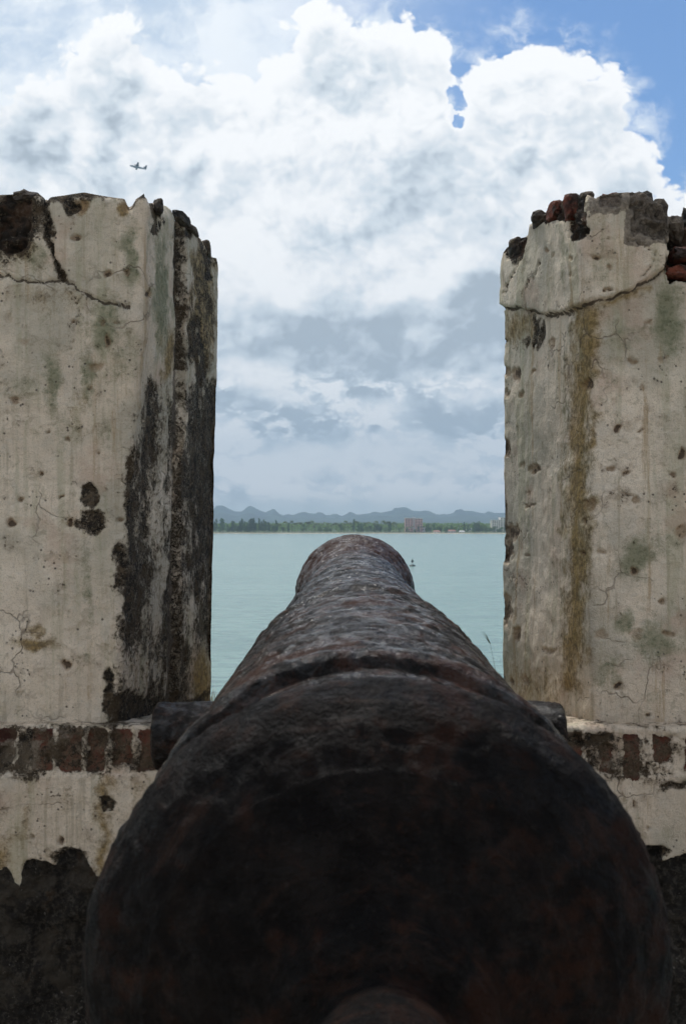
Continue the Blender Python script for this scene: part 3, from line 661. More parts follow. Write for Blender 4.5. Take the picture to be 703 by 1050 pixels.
def slab(name, pts, th, mat, parent, axis='z'):
    bm = bmesh.new(); e = Vector((0, 0, th/2)) if axis == 'z' else Vector((0, th/2, 0))
    a = [bm.verts.new(Vector(p)+e) for p in pts]; b_ = [bm.verts.new(Vector(p)-e) for p in pts]; n = len(pts)
    bm.faces.new(a); bm.faces.new(b_[::-1])
    for i in range(n): bm.faces.new([a[i], b_[i], b_[(i+1) % n], a[(i+1) % n]])
    return bm_obj(name, bm, mat, parent)
for s in (-1, 1):
    slab('wing', [(-3.2, s*1.0, .9), (1.0, s*1.0, .9), (-.2, s*12.5, 1.5), (-1.8, s*12.5, 1.5)], .35, M_PT, plane)
    slab('tailplane', [(8.6, s*.2, .9), (11.2, s*.2, .9), (11.3, s*4.4, 1.1), (9.9, s*4.4, 1.1)], .22, M_PT, plane)
    eng = lathe_x('engine', [(-5.2, .3), (-4.7, .62), (-2, .65), (1.0, .2)], M_PT, plane, (0, s*4.2, .55)); lathe_x('propeller_hub', [(-5.75, .05), (-5.5, .22), (-5.2, .25)], M_PT, eng, (0, s*4.2, .55), 10)
slab('tail_fin', [(7.2, 0, 1.0), (11.2, 0, .8), (11.9, 0, 5.2), (10.2, 0, 5.2)], .3, M_PT, plane, 'y')
plane.rotation_euler = (R_(-5), R_(8), R_(16))

# ================================================================== SEA, LAND, HILLS
SEA_Z = -12.0
def big_plane(name, x0, x1, y0, y1, z, mat, kind='structure', nx=2, ny=2):
    xs = np.linspace(x0, x1, nx); ys = np.linspace(y0, y1, ny); YY, XX = np.meshgrid(ys, xs, indexing='ij')
    V = np.stack([XX, YY, np.full(XX.shape, z)], -1); o = link(name, mesh_np(name, V, gridfaces(ny, nx)), mat, None, False); tag(o, kind=kind); return o
m, t, b = material('bay_water')
pos = t.new('ShaderNodeNewGeometry').outputs['Position']
w1 = t.noise(t.mapv(pos, (.35, .9, 1)), 1.0, 5, .6); w2 = t.noise(t.mapv(pos, (.05, .16, 1)), 1.0, 4, .6); w3 = t.noise(t.mapv(pos, (.006, .02, 1)), 1.0, 4, .6)
c = t.mix(t.rng(w3, .35, .65), (.165, .285, .25), (.19, .315, .275)); c = t.mix(t.rng(w1, .50, .60, 0, .85), c, (.09, .175, .165)); c = t.mix(t.rng(w2, .50, .62, 0, .5), c, (.115, .21, .19))
t.put(b.inputs['Base Color'], c); b.inputs['Roughness'].default_value = .22; b.inputs['IOR'].default_value = 1.33
h = t.m('ADD', t.m('MULTIPLY', w1, .25), t.m('MULTIPLY', w2, .7)); t.put(b.inputs['Normal'], t.bump(h, .8, .8))
big_plane('water', -9000, 9000, -200, 9000, SEA_Z, m)

def land_y(x): return 1690+22*np.sin(x/170+1.0)+10*np.sin(x/47)-np.asarray(x)*.10
LXs = np.concatenate([np.linspace(-8500, -700, 14)[:-1], np.linspace(-700, 700, 240), np.linspace(700, 8500, 14)[1:]])
def strip(name, offs, zs, mat):
    rows = []
    for of, z in zip(offs, zs): rows.append(np.stack([LXs, np.where(np.abs(LXs) > 700, 1690+0*LXs-np.clip(LXs, -700, 700)*.1, land_y(LXs))+of, np.full(LXs.shape, z)], -1))
    V = np.stack(rows); o = link(name, mesh_np(name, V, gridfaces(len(offs), len(LXs))), mat, None, True); tag(o, kind='structure'); return o
M_SAND = plain('beach_sand', (.50, .43, .31), .9, .15, .05); M_LAND = plain('scrub_land', (.10, .13, .05), .95, .35, .01)
strip('beach', [0, 6, 14], [SEA_Z-.3, SEA_Z+.35, SEA_Z+.9], M_SAND)
strip('land', [13, 20, 200, 2500, 7200], [SEA_Z+.84, SEA_Z+1.2, SEA_Z+2, SEA_Z+5, SEA_Z+6], M_LAND)

# hills: karst humps, three overlapping ranks
nx, ny = 520, 150
hx = np.linspace(-4200, 4200, nx); hy = np.linspace(5200, 8600, ny); HYY, HXX = np.meshgrid(hy, hx, indexing='ij')
H = np.zeros(HXX.shape)
SKY = [(150, 524), (217, 522), (229, 520), (243, 525), (257, 521), (268, 526), (282, 523), (300, 528), (312, 526), (330, 528), (350, 529), (366, 525), (385, 524), (405, 524), (414, 523), (424, 525), (438, 524), (452, 527), (466, 524), (482, 524), (497, 527), (520, 526), (620, 522)]
rng_ = np.random.RandomState(4)
for (yc, sc_, wy) in [(5600, .42, 260), (6500, .72, 380), (7600, 1.0, 420)]:
    xs_px = CX+F*hx/yc
    top = (HY-np.interp(xs_px, [p[0] for p in SKY], [p[1] for p in SKY]))*yc/F+12
    ridge = top*sc_*(.86+.28*fbm(hx+yc, hx*0, hx*0, 1/210., 4, int(yc)))
    if sc_ == 1.0: ridge = top*(.80+.17*sst(.2, .8, vnoise(hx/125., hx*0, hx*0, 9))+.16*sst(.3, .7, vnoise(hx/52., hx*0, hx*0+3, 19)))
    H = np.maximum(H, ridge[None, :]*np.exp(-((HYY-yc)/wy)**2)*(.9+.2*fbm(HXX, HYY, HXX*0, 1/240., 4, 5)))
edge_ = sst(0, 500, HYY-5200)*sst(0, 300, 8600-HYY)*sst(0, 500, 4200-np.abs(HXX))
V = np.stack([HXX, HYY, SEA_Z+H*edge_+2], -1)
M_HILL = plain('wooded_hills', (.035, .065, .04), .95, .5, .012)
tag(link('hills', mesh_np('hills', V, gridfaces(ny, nx)), M_HILL), kind='structure')

# ------------------------------------------------------------------ trees on the far shore
M_TR = plain('tree_bark', (.12, .10, .08), .9, .3, 2)
def leaf_mat(name, col, c2):
    m, t, b = material(name); pos = t.new('ShaderNodeTexCoord').outputs['Object']; inf = t.new('ShaderNodeObjectInfo').outputs['Random']
    n = t.noise(pos, .9, 4); c = t.mix(t.rng(n, .35, .65), col, c2); c = t.v('SCALE', c, scale=t.rng(inf, 0, 1, .7, 1.35, False))
    t.put(b.inputs['Base Color'], c); b.inputs['Roughness'].default_value = .8
    tl = t.new('ShaderNodeBsdfTranslucent'); t.put(tl.inputs[0], c); ms = t.new('ShaderNodeMixShader'); ms.inputs[0].default_value = .45; t.l.new(b.outputs[0], ms.inputs[1]); t.l.new(tl.outputs[0], ms.inputs[2]); t.l.new(ms.outputs[0], t.n['Material Output'].inputs[0]); return m
M_L1 = leaf_mat('dark_foliage', (.075, .145, .04), (.10, .17, .05)); M_L2 = leaf_mat('palm_foliage', (.10, .145, .045), (.15, .18, .06)); M_L3 = leaf_mat('bushy_foliage', (.11, .19, .045), (.15, .215, .06))
def crown_mesh(name, kind, seed):
    rnd = random.Random(seed); V = []; Fc = []
    def quad(c, u, v_):
        i = len(V); V.extend([c-u-v_, c+u-v_, c+u+v_, c-u+v_]); Fc.append([i, i+1, i+2, i+3])
    if kind == 'palm':
        H_ = 13+rnd.uniform(-1.5, 2)
        for k in range(17):
            a = k*2.4+rnd.uniform(-.2, .2); up = rnd.uniform(-.1, .9); L_ = rnd.uniform(3.0, 4.2); pr = None
            d = Vector((math.cos(a), math.sin(a), 0)); s = Vector((-math.sin(a), math.cos(a), 0))
            for j in range(6):
                q = j/5; p = Vector((0, 0, H_))+d*L_*q*(1-.12*q)+Vector((0, 0, L_*(up*q-.95*q*q))); w = .62*math.sin(math.pi*min(.95, q*.85+.12))
                cur = (p-s*w-Vector((0, 0, .25*w)), p, p+s*w-Vector((0, 0, .25*w)))
                if pr:
                    i = len(V); V.extend([*pr, *cur]); Fc.extend([[i, i+1, i+4, i+3], [i+1, i+2, i+5, i+4]])
                pr = cur
        return V, Fc, H_
    lobes = []
    if kind == 'pine':
        H_ = 18+rnd.uniform(-2, 2)
        for k in range(14):
            q = k/13; lobes.append((Vector((rnd.uniform(-1, 1)*2*(1-q*.6), rnd.uniform(-1, 1)*2*(1-q*.6), 3.5+q*(H_-4))), 2.3*(1-q*.68)))
    else:
        H_ = 12+rnd.uniform(-2, 2)
        for k in range(12):
            a = rnd.uniform(0, 6.28); r = rnd.uniform(.5, 3.8); lobes.append((Vector((r*math.cos(a), r*math.sin(a), rnd.uniform(4, H_-1.5)-r*.35)), rnd.uniform(1.3, 2.3)))
    for c, r in lobes:
        for k in range(34):
            d = Vector((rnd.gauss(0, 1), rnd.gauss(0, 1), rnd.gauss(0, .8))).normalized()*r*rnd.uniform(.55, 1.1)
            u = Vector((rnd.gauss(0, 1), rnd.gauss(0, 1), rnd.gauss(0, 1))).normalized(); w = u.orthogonal().normalized(); s = rnd.uniform(.22, .5)
            quad(c+d, u*s, w*s)
    return V, Fc, H_
def trunk_bm(H_, kind):
    bm = bmesh.new(); ph = random.uniform(0, 6); r0 = .22 if kind == 'palm' else .38
    top = H_ if kind == 'palm' else H_*.8; pr = None
    for j in range(7):
        q = j/6; c = Vector((math.sin(q*2+ph)*.25*q, math.cos(q*2+ph)*.25*q, q*top)); 
        if kind == 'palm' and j == 6: c = Vector((0, 0, top))
        ring = [bm.verts.new(c+Vector((math.cos(a)*r0*(1-.6*q), math.sin(a)*r0*(1-.6*q), 0))) for a in np.linspace(0, 6.283, 7)[:-1]]
        if pr:
            for k in range(6): bm.faces.new([pr[k], pr[(k+1) % 6], ring[(k+1) % 6], ring[k]])
        pr = ring
    if kind != 'palm':
        for k in range(5):
            a = k*1.25+ph; z = top*(.35+.1*k); L_ = 2.4 if kind == 'bushy' else 1.4
            blade(bm, [(0, 0, z), (math.cos(a)*L_*.5, math.sin(a)*L_*.5, z+.6), (math.cos(a)*L_, math.sin(a)*L_, z+1.6)], .11)
    return bm
KIND = {'pine': ('pine_tree', M_L1, 'dark narrow tree', 'pine tree'), 'palm': ('palm_tree', M_L2, 'coconut palm', 'palm tree'), 'bushy': ('leafy_tree', M_L3, 'round leafy tree', 'tree')}
protos = {}
def get_proto(kind, s):
    if (kind, s) in protos: return protos[(kind, s)]
    nm, mt, lb, ct = KIND[kind]
    V, Fc, H_ = crown_mesh('crown', kind, s*7+len(kind)); cm = mesh_np('crown', [tuple(v) for v in V], Fc); cm.materials.append(mt)
    bm = trunk_bm(H_, kind); tm = bpy.data.meshes.new('trunk'); bm.to_mesh(tm); bm.free(); tm.materials.append(M_TR)
    protos[(kind, s)] = (cm, tm); return protos[(kind, s)]
TREE_LABEL = {'pine': 'dark narrow tall tree standing in the tree line on the far shore', 'palm': 'coconut palm standing in the tree line behind the far beach', 'bushy': 'low round leafy tree standing in the tree line on the far shore'}
def place_tree(kind, x, y, sc_, s):
    cm, tm = get_proto(kind, s); nm = KIND[kind][0]
    e = bpy.data.objects.new(nm, None); COL.objects.link(e); e.location = (x, y, SEA_Z+.9); e.rotation_euler = (0, 0, random.uniform(0, 6.28)); e.scale = (sc_, sc_, sc_*random.uniform(.92, 1.1)); e.empty_display_size = 1
    tag(e, TREE_LABEL[kind], KIND[kind][3], {'pine': 'dark trees along the far shore', 'palm': 'palms along the far beach', 'bushy': 'leafy trees along the far shore'}[kind])
    for n_, me in (('crown', cm), ('trunk', tm)):
        c_ = bpy.data.objects.new(n_, me); COL.objects.link(c_); c_.parent = e
rt = random.Random(12)
def shore(x): return float(land_y(np.array(float(x))))
x = -300
while x < 300:
    p = CX+F*x/1700
    if p < 275: kind = rt.choice(['pine', 'pine', 'pine', 'bushy', 'pine'])
    elif p < 445: kind = rt.choice(['palm', 'palm', 'palm', 'bushy', 'pine', 'palm'])
    else: kind = rt.choice(['bushy', 'bushy', 'bushy', 'palm', 'pine'])
    sc_ = {'pine': rt.uniform(.90, 1.3), 'palm': rt.uniform(1.0, 1.4), 'bushy': rt.uniform(.8, 1.4)}[kind]
    if 410 < p < 437: sc_ *= .62
    elif 437 <= p < 480 or p > 498: sc_ *= .70
    place_tree(kind, x, shore(x)+rt.uniform(18, 40), sc_, rt.randint(0, 3))
    if rt.random() < .55 and not (408 < p < 438 or p > 494): place_tree(rt.choice(['palm', 'bushy', kind]), x+rt.uniform(-2, 2), shore(x)+rt.uniform(45, 75), rt.uniform(.75, 1.0), rt.randint(0, 3))
    x += rt.uniform(2.8, 5.2)
# the wood behind, one mass
rs = np.random.RandomState(3); NL = 26000
bx_ = rs.uniform(-420, 420, NL); by_ = 1830+rs.rand(NL)**1.4*480-bx_*.1
hh = 10+8*fbm(bx_, by_, bx_*0, 1/26., 3, 8); bz = SEA_Z+1+hh*rs.rand(NL)**.5
sz = rs.uniform(.5, 1.3, NL); u = rs.normal(size=(NL, 3)); u /= np.linalg.norm(u, axis=1)[:, None]; w = np.cross(u, rs.normal(size=(NL, 3))); w /= np.linalg.norm(w, axis=1)[:, None]
c = np.stack([bx_, by_, bz], -1); u *= sz[:, None]; w *= sz[:, None]
V = np.stack([c-u-w, c+u-w, c+u+w, c-u+w], 1).reshape(-1, 3)
tag(link('woodland', mesh_np('woodland', V, np.arange(NL*4).reshape(-1, 4)), M_L3, None, False), 'dense green woodland massed behind the shore trees', 'woodland', kind='stuff')

# ------------------------------------------------------------------ buildings on the far shore
M_PINK = plain('pink_render', (.74, .47, .41), .8, .06, .2); M_CREAM = plain('cream_render', (.80, .76, .66), .8, .06, .2); M_WHT = plain('white_render', (.72, .72, .70), .7, .05, .2); M_GLS = plain('window_glass', (.05, .06, .08), .2, .1, 1); M_RF = plain('clay_roof', (.34, .17, .12), .8, .2, 1)
def tower(x0, x1, ytop, d, depth, mat, parent, name='tower_block', floors=9, bays=5):
    a = at(x0, ytop, d); b_ = at(x1, ytop, d); w = b_.x-a.x; h = a.z-SEA_Z-2; cx = (a.x+b_.x)/2; z0 = SEA_Z+2
    bm = bmesh.new(); add_box(bm, (cx, d+depth/2, z0+h/2), (w, depth, h)); o = bm_obj(name, bm, mat); child_at(o, parent)
    bm = bmesh.new(); add_box(bm, (cx, d+depth/2, z0+h+.5), (w+.8, depth+.8, 1.0)); r = bm_obj('roof', bm, M_WHT); r.parent = o
    fh = h/floors; bw = w/bays
    for i in range(floors):
        for j in range(bays):
            bm = bmesh.new(); add_box(bm, (cx-w/2+bw*(j+.5), d-.05, z0+fh*(i+.5)), (bw*.55, .3, fh*.5)); q = bm_obj('window', bm, M_GLS); q.parent = o
    return o
D_T = 1790
hi = thing('apartment_building', 'pink high-rise apartment building of two joined towers rising behind the palms', 'building', tuple(at(424, 545, D_T)))
tower(415, 423, 531.5, D_T, 16, M_PINK, hi, floors=8, bays=3); tower(425.5, 433, 531.8, D_T, 16, M_PINK, hi, floors=8, bays=3)
bm = bmesh.new(); a = at(423, 531, D_T+3); b_ = at(425.5, 531, D_T+3); add_box(bm, ((a.x+b_.x)/2, D_T+9, (a.z+1+SEA_Z)/2), (b_.x-a.x-.1, 10, a.z+1-SEA_Z)); child_at(bm_obj('stair_core', bm, M_WHT), hi)
hb = thing('hotel_building', 'cream building with stepped top rising behind the trees beside the right merlon', 'building', tuple(at(512, 545, D_T)))
tower(504, 512.5, 533.5, D_T, 22, M_CREAM, hb, floors=7, bays=4); tower(512.6, 526, 531.0, D_T+2, 22, M_CREAM, hb, floors=8, bays=5)
def house(px0, px1, ytop, d, mat, roofmat, label, flat=False):
    a = at(px0, ytop, d); b_ = at(px1, ytop, d); w = b_.x-a.x; z0 = SEA_Z+1; top = a.z; rh = 0 if flat else min(2.2, w*.2); h = top-z0-rh; cx = (a.x+b_.x)/2
    e = thing('flat_building' if flat else 'beach_house', label, 'building' if flat else 'house', (cx, d, z0))
    bm = bmesh.new(); add_box(bm, (cx, d+4, z0+h/2), (w, 8, h)); child_at(bm_obj('wall', bm, mat), e)
    bm = bmesh.new()
    if flat: add_box(bm, (cx, d+4, z0+h+.25), (w+.8, 8.8, .5))
    else:
        vs = [bm.verts.new(p) for p in [(cx-w/2-.5, d-.5, z0+h), (cx+w/2+.5, d-.5, z0+h), (cx+w/2+.5, d+8.5, z0+h), (cx-w/2-.5, d+8.5, z0+h), (cx-w/2+1, d+4, z0+h+rh), (cx+w/2-1, d+4, z0+h+rh)]]
        for q in ([0, 1, 5, 4], [2, 3, 4, 5], [1, 2, 5], [3, 0, 4], [3, 2, 1, 0]): bm.faces.new([vs[i] for i in q])
    child_at(bm_obj('roof', bm, roofmat), e)
    nwin = max(2, int(w/3.5))
    for j in range(nwin):
        bm = bmesh.new(); add_box(bm, (cx-w/2+w/nwin*(j+.5), d-.04, z0+h*.55), (w/nwin*.45, .2, h*.3)); child_at(bm_obj('window', bm, M_GLS), e)
house(444, 451, 543.8, 1712, M_CREAM, M_RF, 'small cream house at the beach, leftmost of the low shore houses')
house(459, 467, 543.2, 1712, M_WHT, M_RF, 'small white house with clay roof behind the beach, in the middle of the shore houses')
house(470.5, 476, 544.0, 1710, M_WHT, M_WHT, 'smallest white house with pale roof, rightmost of the three beach houses')
house(478, 494, 539.8, 1900, M_WHT, M_WHT, 'long low white flat-roofed building among the trees', True)
house(495, 503, 537.6, 2100, M_WHT, M_WHT, 'pale blocky flat-roofed building just left of the cream hotel', True)
house(428, 437, 540.5, 1800, M_WHT, M_WHT, 'low white flat building in front of the pink apartment towers', True)
for i, (a_, b_, yy, dd) in enumerate([(268, 280, 526.6, 5450), (282, 296, 527.2, 5450)]):
    o = None

# ================================================================== GROUND BEHIND THE WALL
m, t, b = material('stone_paving')
pos = t.new('ShaderNodeNewGeometry').outputs['Position']
bt = t.new('ShaderNodeTexBrick'); t.put(bt.inputs['Vector'], pos); bt.inputs['Color1'].default_value = (.36, .30, .23, 1); bt.inputs['Color2'].default_value = (.30, .25, .19, 1); bt.inputs['Mortar'].default_value = (.07, .065, .055, 1); bt.inputs['Scale'].default_value = 2.2; bt.inputs['Mortar Size'].default_value = .012
t.put(b.inputs['Base Color'], t.mix(t.rng(t.noise(pos, 4, 6), .4, .65, 0, .6), bt.outputs[0], (.20, .165, .12))); b.inputs['Roughness'].default_value = .9
bm = bmesh.new(); add_box(bm, (0, -3.2, -7.4), (26, 11, 11.49)); o = bm_obj('terrace', bm, m); tag(o, kind='structure')

# ================================================================== SKY, SUN, HAZE
SUN_EL, SUN_AZ = 62.0, -14.0             # azimuth from +Y (the view direction), towards +X
world = bpy.data.worlds.new('World'); scn.world = world; world.use_nodes = True
t = NT(world.node_tree); t.n.clear()
def n2(q, vec, scale, detail=4, rough=.55, col=False):
    n = q.new('ShaderNodeTexNoise', noise_dimensions='2D'); q.put(n.inputs['Vector'], vec)
    n.inputs['Scale'].default_value = scale; n.inputs['Detail'].default_value = detail; n.inputs['Roughness'].default_value = rough
    return n.outputs['Color' if col else 'Fac']
def v2(q, vec, scale, detail=0):
    n = q.new('ShaderNodeTexVoronoi', voronoi_dimensions='2D', feature='F1'); q.put(n.inputs['Vector'], vec)
    n.inputs['Scale'].default_value = scale; n.inputs['Detail'].default_value = detail; n.inputs['Roughness'].default_value = .5
    return n.outputs['Distance']
def cloud_group():
    g = bpy.data.node_groups.new('cloud_billow', 'ShaderNodeTree')
    g.interface.new_socket('uv', in_out='INPUT', socket_type='NodeSocketVector'); g.interface.new_socket('h', in_out='OUTPUT', socket_type='NodeSocketFloat')
    q = NT(g); gi = q.new('NodeGroupInput').outputs[0]; go = q.new('NodeGroupOutput')
    a = n2(q, gi, 1.5, 7, .52)
    v1 = q.m('SUBTRACT', 1.0, v2(q, gi, 4.5, 2))
    v3 = q.m('SUBTRACT', 1.0, v2(q, gi, 14, 1))
    h = q.m('ADD', q.m('MULTIPLY', a, .70), q.m('ADD', q.m('MULTIPLY', v1, .20), q.m('MULTIPLY', v3, .10)))
    q.put(go.inputs[0], h); return g
CG = cloud_group()
def billow(vec):
    n = t.new('ShaderNodeGroup'); n.node_tree = CG; t.put(n.inputs[0], vec); return n.outputs[0]
dirv = t.v('NORMALIZE', t.new('ShaderNodeTexCoord').outputs['Generated'])
sep = t.new('ShaderNodeSeparateXYZ'); t.put(sep.inputs[0], dirv); dx, dy, dz = sep.outputs
ay = t.m('MAXIMUM', t.m('ABSOLUTE', dy), .25)
U = t.m('DIVIDE', dx, ay); W = t.m('DIVIDE', dz, ay)        # tangent coordinates: a photo pixel is 1/1150
cmb = t.new('ShaderNodeCombineXYZ'); t.put(cmb.inputs[0], U); t.put(cmb.inputs[1], W); t.put(cmb.inputs[2], t.m('MULTIPLY', t.m('SIGN', dy), .8)); uv = cmb.outputs[0]
cmb2 = t.new('ShaderNodeCombineXYZ'); t.put(cmb2.inputs[0], t.m('SIGN', dy)); t.put(cmb2.inputs[1], t.m('SIGN', dy)); cmb2s = cmb2.outputs[0]
cuv0 = t.v('MULTIPLY', uv, (5.2, 6.2, 1)); cuv0 = t.v('ADD', cuv0, t.v('MULTIPLY', (7.3, 3.1, 0), cmb2s))
wn = n2(t, cuv0, 1.7, 4, .55, True); cuv = t.v('ADD', cuv0, t.v('SCALE', t.v('SUBTRACT', wn, (.5, .5, .5)), scale=.16))
wn2 = n2(t, cuv0, 9, 3, .6, True); cuv = t.v('ADD', cuv, t.v('SCALE', t.v('SUBTRACT', wn2, (.5, .5, .5)), scale=.06))
hA = billow(cuv); hB = billow(t.v('ADD', cuv, (-.04, .13, 0)))
relief = t.m('SUBTRACT', hA, hB)
PXX = t.m('MULTIPLY_ADD', U, F, CX); PYY = t.m('MULTIPLY_ADD', W, -F, HY)
# skyline of the big cumulus
fc = t.new('ShaderNodeFloatCurve'); cv = fc.mapping.curves[0]
EDGE = [(-400, 120), (-100, 110), (0, 92), (30, 66), (62, 60), (78, 36), (118, 18), (160, 28), (196, 52), (215, 40), (262, 34), (292, 26), (330, 2), (372, -8), (430, 12), (462, 46), (474, 66), (500, 54), (545, 44), (592, 64), (640, 96), (690, 150), (740, 200), (900, 260), (1100, 230)]
ev = [((p[0]+400)/1500, (p[1]+50)/400) for p in EDGE]
cv.points[0].location = ev[0]; cv.points[1].location = ev[-1]
for e in ev[1:-1]: cv.points.new(*e)
fc.mapping.update(); t.put(fc.inputs['Value'], t.m('DIVIDE', t.m('ADD', PXX, 400), 1500, clamp=True))
edgeY = t.m('MULTIPLY_ADD', fc.outputs[0], 400, -66)
inside = t.m('DIVIDE', t.m('SUBTRACT', PYY, edgeY), 100.0)                   # 0 on the skyline, grows downwards
def sblob(cx, cy, rx, ry):
    d = t.v('MULTIPLY', t.v('SUBTRACT', uvp, (cx, cy, 0)), (1/rx, 1/ry, 0)); return t.rng(t.v('LENGTH', d), .25, 1.25, 1, 0)
cm2 = t.new('ShaderNodeCombineXYZ')
ws = t.new('ShaderNodeSeparateXYZ'); t.put(ws.inputs[0], wn)
t.put(cm2.inputs[0], t.m('ADD', PXX, t.m('MULTIPLY', t.m('SUBTRACT', ws.outputs[0], .5), 70))); t.put(cm2.inputs[1], t.m('ADD', PYY, t.m('MULTIPLY', t.m('SUBTRACT', ws.outputs[1], .5), 60))); uvp = cm2.outputs[0]
dens = t.m('ADD', t.m('MULTIPLY', inside, 1.3), t.m('MULTIPLY', t.m('SUBTRACT', hA, .575), 2.6))
wfine = n2(t, cuv0, 7, 4, .6)
hole = t.m('ADD', sblob(470, 112, 16, 25), t.m('MULTIPLY', sblob(700, 175, 20, 22), .5)); dens = t.m('ADD', dens, t.m('MULTIPLY', hole, t.m('MULTIPLY', t.m('SUBTRACT', wfine, .5), 3.0))); dens = t.m('SUBTRACT', t.m('MINIMUM', dens, .9), t.m('MULTIPLY', hole, .80))
dens = t.m('MULTIPLY', dens, 1.0)
front = t.rng(dy, .15, .4)
gen = t.rng(t.noise(t.mapv(dirv, (1, 1, 2.2)), 2.4, 4, .6), .40, .52)
cover = t.m('MULTIPLY', t.rng(dens, -.05, .15), 1.0)
# shade pattern
def ssum(lst):
    r = None
    for (a_, b__, c__, d__, s_) in lst:
        x_ = t.m('MULTIPLY', sblob(a_, b__, c__, d__), s_); r = x_ if r is None else t.m('ADD', r, x_)
    return r
dark = ssum([(112, 120, 34, 62, .62), (30, 140, 50, 62, .62), (185, 140, 36, 60, .50), (130, 185, 90, 30, .30), (350, 70, 60, 62, .50), (455, 190, 60, 50, .24), (560, 155, 65, 45, .32), (600, 100, 40, 30, .15),
             (520, 300, 70, 120, .45), (400, 350, 240, 72, .85), (265, 330, 80, 60, .35), (300, 428, 60, 30, .40), (470, 450, 60, 26, .25), (330, 300, 130, 26, -.30), (255, 190, 34, 34, .28), (330, 260, 60, 34, .28), (420, 230, 50, 30, .18), (360, 520, 400, 16, .45), (650, 210, 60, 50, .25), (210, 210, 40, 60, .2)])
lite = ssum([(225, 270, 60, 32, .32), (290, 210, 90, 60, .12), (430, 270, 60, 30, .20), (295, 398, 30, 22, .75), (380, 474, 190, 24, .22), (490, 400, 70, 22, .50), (255, 385, 40, 20, .55), (275, 300, 36, 16, .6), (400, 415, 60, 14, .3), (430, 290, 40, 12, .3)])
n_mid = n2(t, t.v('ADD', cuv, (3, 4, 0)), .95, 6, .55)
low = t.rng(PYY, 250, 420)
n_lo = n2(t, t.mapv(cuv, (.8, 1.9, 1)), 1.6, 6, .6)
br = t.m('SUBTRACT', .96, t.m('MULTIPLY', dark, t.rng(PYY, 220, 300, .66, .84))); br = t.m('ADD', br, lite)
amp_ = t.rng(PYY, 200, 330, 1.0, .8)
br = t.m('ADD', br, t.m('MULTIPLY', t.m('MULTIPLY', relief, 2.6), amp_)); br = t.m('ADD', br, t.m('MULTIPLY', t.m('SUBTRACT', n_mid, .5), 1.1))
br = t.m('ADD', br, t.m('MULTIPLY', t.m('MULTIPLY', t.m('SUBTRACT', n_lo, .5), 2.9), low))
br = t.m('SUBTRACT', br, t.m('MULTIPLY', low, .10)); br = t.m('ADD', br, t.m('MULTIPLY', t.rng(PYY, 385, 420), .06))
cl = t.v('MULTIPLY', cuv, (1.7, 2.9, 1)); cl = t.v('ADD', cl, (11.3, 4.2, 0)); hC = billow(cl)
zone = t.m('MULTIPLY', t.rng(PYY, 372, 400), t.rng(PYY, 522, 500)); side_ = t.m('ADD', .55, t.m('MULTIPLY', n2(t, cuv0, .8, 2), .9))
puff = t.m('ADD', t.rng(hC, .40, .66), t.m('MULTIPLY', t.m('SUBTRACT', hC, n2(t, t.v('ADD', cl, (-.05, .12, 0)), 1.5, 6)), .5))
br = t.m('ADD', br, t.m('MULTIPLY', t.m('MULTIPLY', zone, side_), t.m('SUBTRACT', t.m('MULTIPLY', puff, 1.5), .28)))
rim = t.rng(dens, .05, .65, .55, 0); br = t.m('ADD', br, t.m('MULTIPLY', rim, t.rng(PYY, 200, 330, 1, 0)))
ramp = t.new('ShaderNodeValToRGB'); t.put(ramp.inputs[0], t.m('DIVIDE', br, 1.4, clamp=True))
els = ramp.color_ramp.elements; els[0].position = 0; els[0].color = (.37, .425, .48, 1); els[1].position = .88; els[1].color = (.93, .93, .93, 1)
for p_, c_ in ((.18, (.48, .54, .60, 1)), (.37, (.63, .69, .74, 1)), (.56, (.76, .79, .82, 1)), (.70, (.86, .87, .88, 1))): e = els.new(p_); e.color = c_
cloudc = ramp.outputs[0]
# horizon veil
veil = t.rng(PYY, 498, 528)
cloudc = t.mix(t.m('MULTIPLY', veil, .85), cloudc, (.52, .61, .64))
sky = t.new('ShaderNodeTexSky', sky_type='NISHITA', sun_disc=False); sky.sun_elevation = R_(SUN_EL); sky.sun_rotation = R_(SUN_AZ); sky.air_density = 1.0; sky.dust_density = .1; sky.ozone_density = 5.0; sky.altitude = 10
SKY_S = .09
skyc = t.v('MULTIPLY', t.v('SCALE', sky.outputs[0], scale=SKY_S), (.84, 1.0, 1.12))
# thin high veil top left
thin = t.m('MULTIPLY', t.rng(PXX, 560, 200), t.rng(n2(t, t.mapv(cuv0, (.5, 1.2, 1)), 1.5, 4, .6), .20, .55, .62, 1.0)); thin = t.m('MAXIMUM', thin, t.m('MULTIPLY', t.rng(PXX, 720, 480), t.rng(n2(t, t.mapv(cuv0, (.6, 1.5, 1)), 2.6, 5, .65), .56, .74, 0, .30)))
thc = t.mix(t.rng(n2(t, t.v('ADD', cuv, (5, 8, 0)), 1.3, 6, .6), .42, .62), (.50, .60, .73), (.82, .86, .90))
skyc2 = t.mix(thin, skyc, thc)
wisp = t.m('MULTIPLY', t.rng(dens, -.75, .02), t.rng(n2(t, t.v('ADD', cuv, (1, 2, 0)), 3.2, 6, .65), .42, .66)); skyc2 = t.mix(t.m('MULTIPLY', wisp, .75), skyc2, (.80, .85, .90))
cF = t.mix(cover, skyc2, cloudc)
cBk = t.mix(t.m('MULTIPLY', gen, .9), skyc, (.74, .73, .72))
allc = t.mix(front, cBk, cF)
allc = t.mix(t.rng(dz, -.04, .0), (.10, .12, .12), allc)
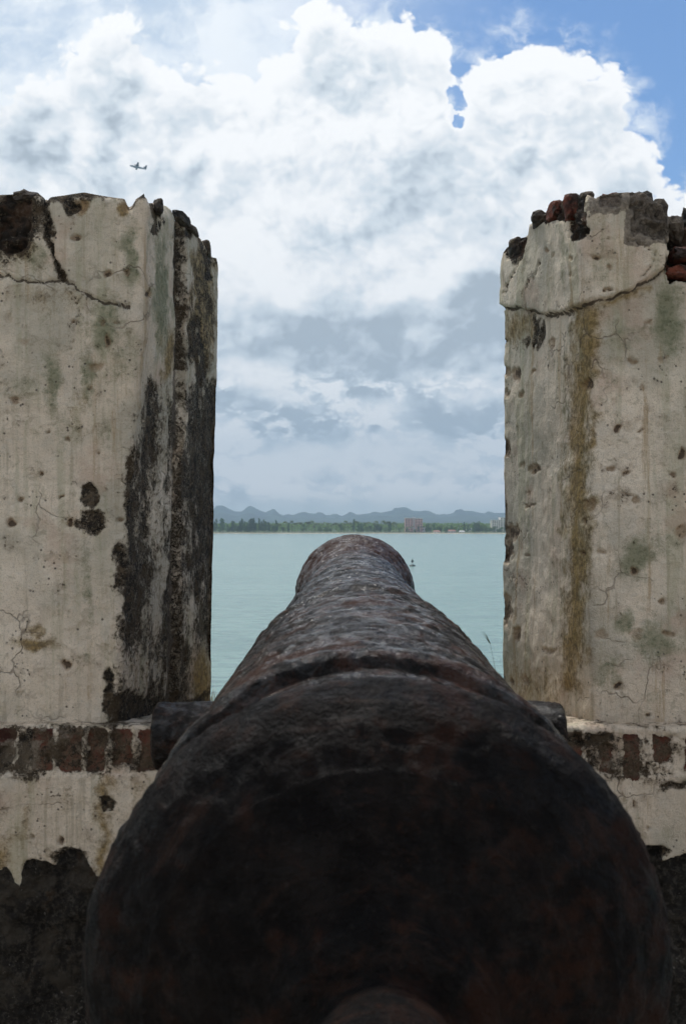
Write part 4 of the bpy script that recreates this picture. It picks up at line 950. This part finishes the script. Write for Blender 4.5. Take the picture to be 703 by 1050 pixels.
bg = t.new('ShaderNodeBackground'); t.put(bg.inputs[0], allc); bg.inputs[1].default_value = 1.0
wo = t.new('ShaderNodeOutputWorld'); t.l.new(bg.outputs[0], wo.inputs[0])
world.cycles.sampling_method = 'MANUAL'; world.cycles.sample_map_resolution = 512

sl = bpy.data.lights.new('sun', 'SUN'); sl.energy = 2.4; sl.angle = R_(8); sl.color = (1, .95, .87)
so = bpy.data.objects.new('sun', sl); COL.objects.link(so)
el, az = R_(SUN_EL), R_(SUN_AZ); sd = Vector((math.sin(az)*math.cos(el), math.cos(az)*math.cos(el), math.sin(el))); so.rotation_euler = (-sd).to_track_quat('-Z', 'Y').to_euler()

HAZE = 1
if HAZE:
    bm = bmesh.new(); add_box(bm, (0, 4350, 330), (19000, 9700, 700)); 
    hm = bpy.data.materials.new('haze_air'); hm.use_nodes = True; hn = hm.node_tree; hn.nodes.clear(); pv = hn.nodes.new('ShaderNodeVolumePrincipled'); ho_ = hn.nodes.new('ShaderNodeOutputMaterial'); hn.links.new(pv.outputs[0], ho_.inputs['Volume'])
    pv.inputs['Color'].default_value = (.56, .77, .96, 1); pv.inputs['Density'].default_value = .00015; pv.inputs['Anisotropy'].default_value = .2
    o = bm_obj('haze', bm, hm); tag(o, kind='stuff')

# ================================================================== CAMERA
cam = bpy.data.cameras.new('camera'); co = bpy.data.objects.new('camera', cam); COL.objects.link(co); scn.camera = co
co.location = (0, 0, 0); co.rotation_euler = (R_(90), 0, 0); cam.sensor_fit = 'VERTICAL'; cam.sensor_height = 24; cam.sensor_width = 16; cam.lens = 24*F/1050
cam.shift_y = (HY-525)/1050; cam.clip_start = .05; cam.clip_end = 40000
cam.dof.use_dof = True; cam.dof.focus_distance = 3.4; cam.dof.aperture_fstop = 8.5
vs = scn.view_settings; vs.view_transform = 'Standard'; vs.look = 'None'; vs.exposure = 0.28; vs.gamma = 1
scn.cycles.use_adaptive_sampling = True; scn.cycles.adaptive_threshold = .03; scn.cycles.max_bounces = 4; scn.cycles.volume_bounces = 0
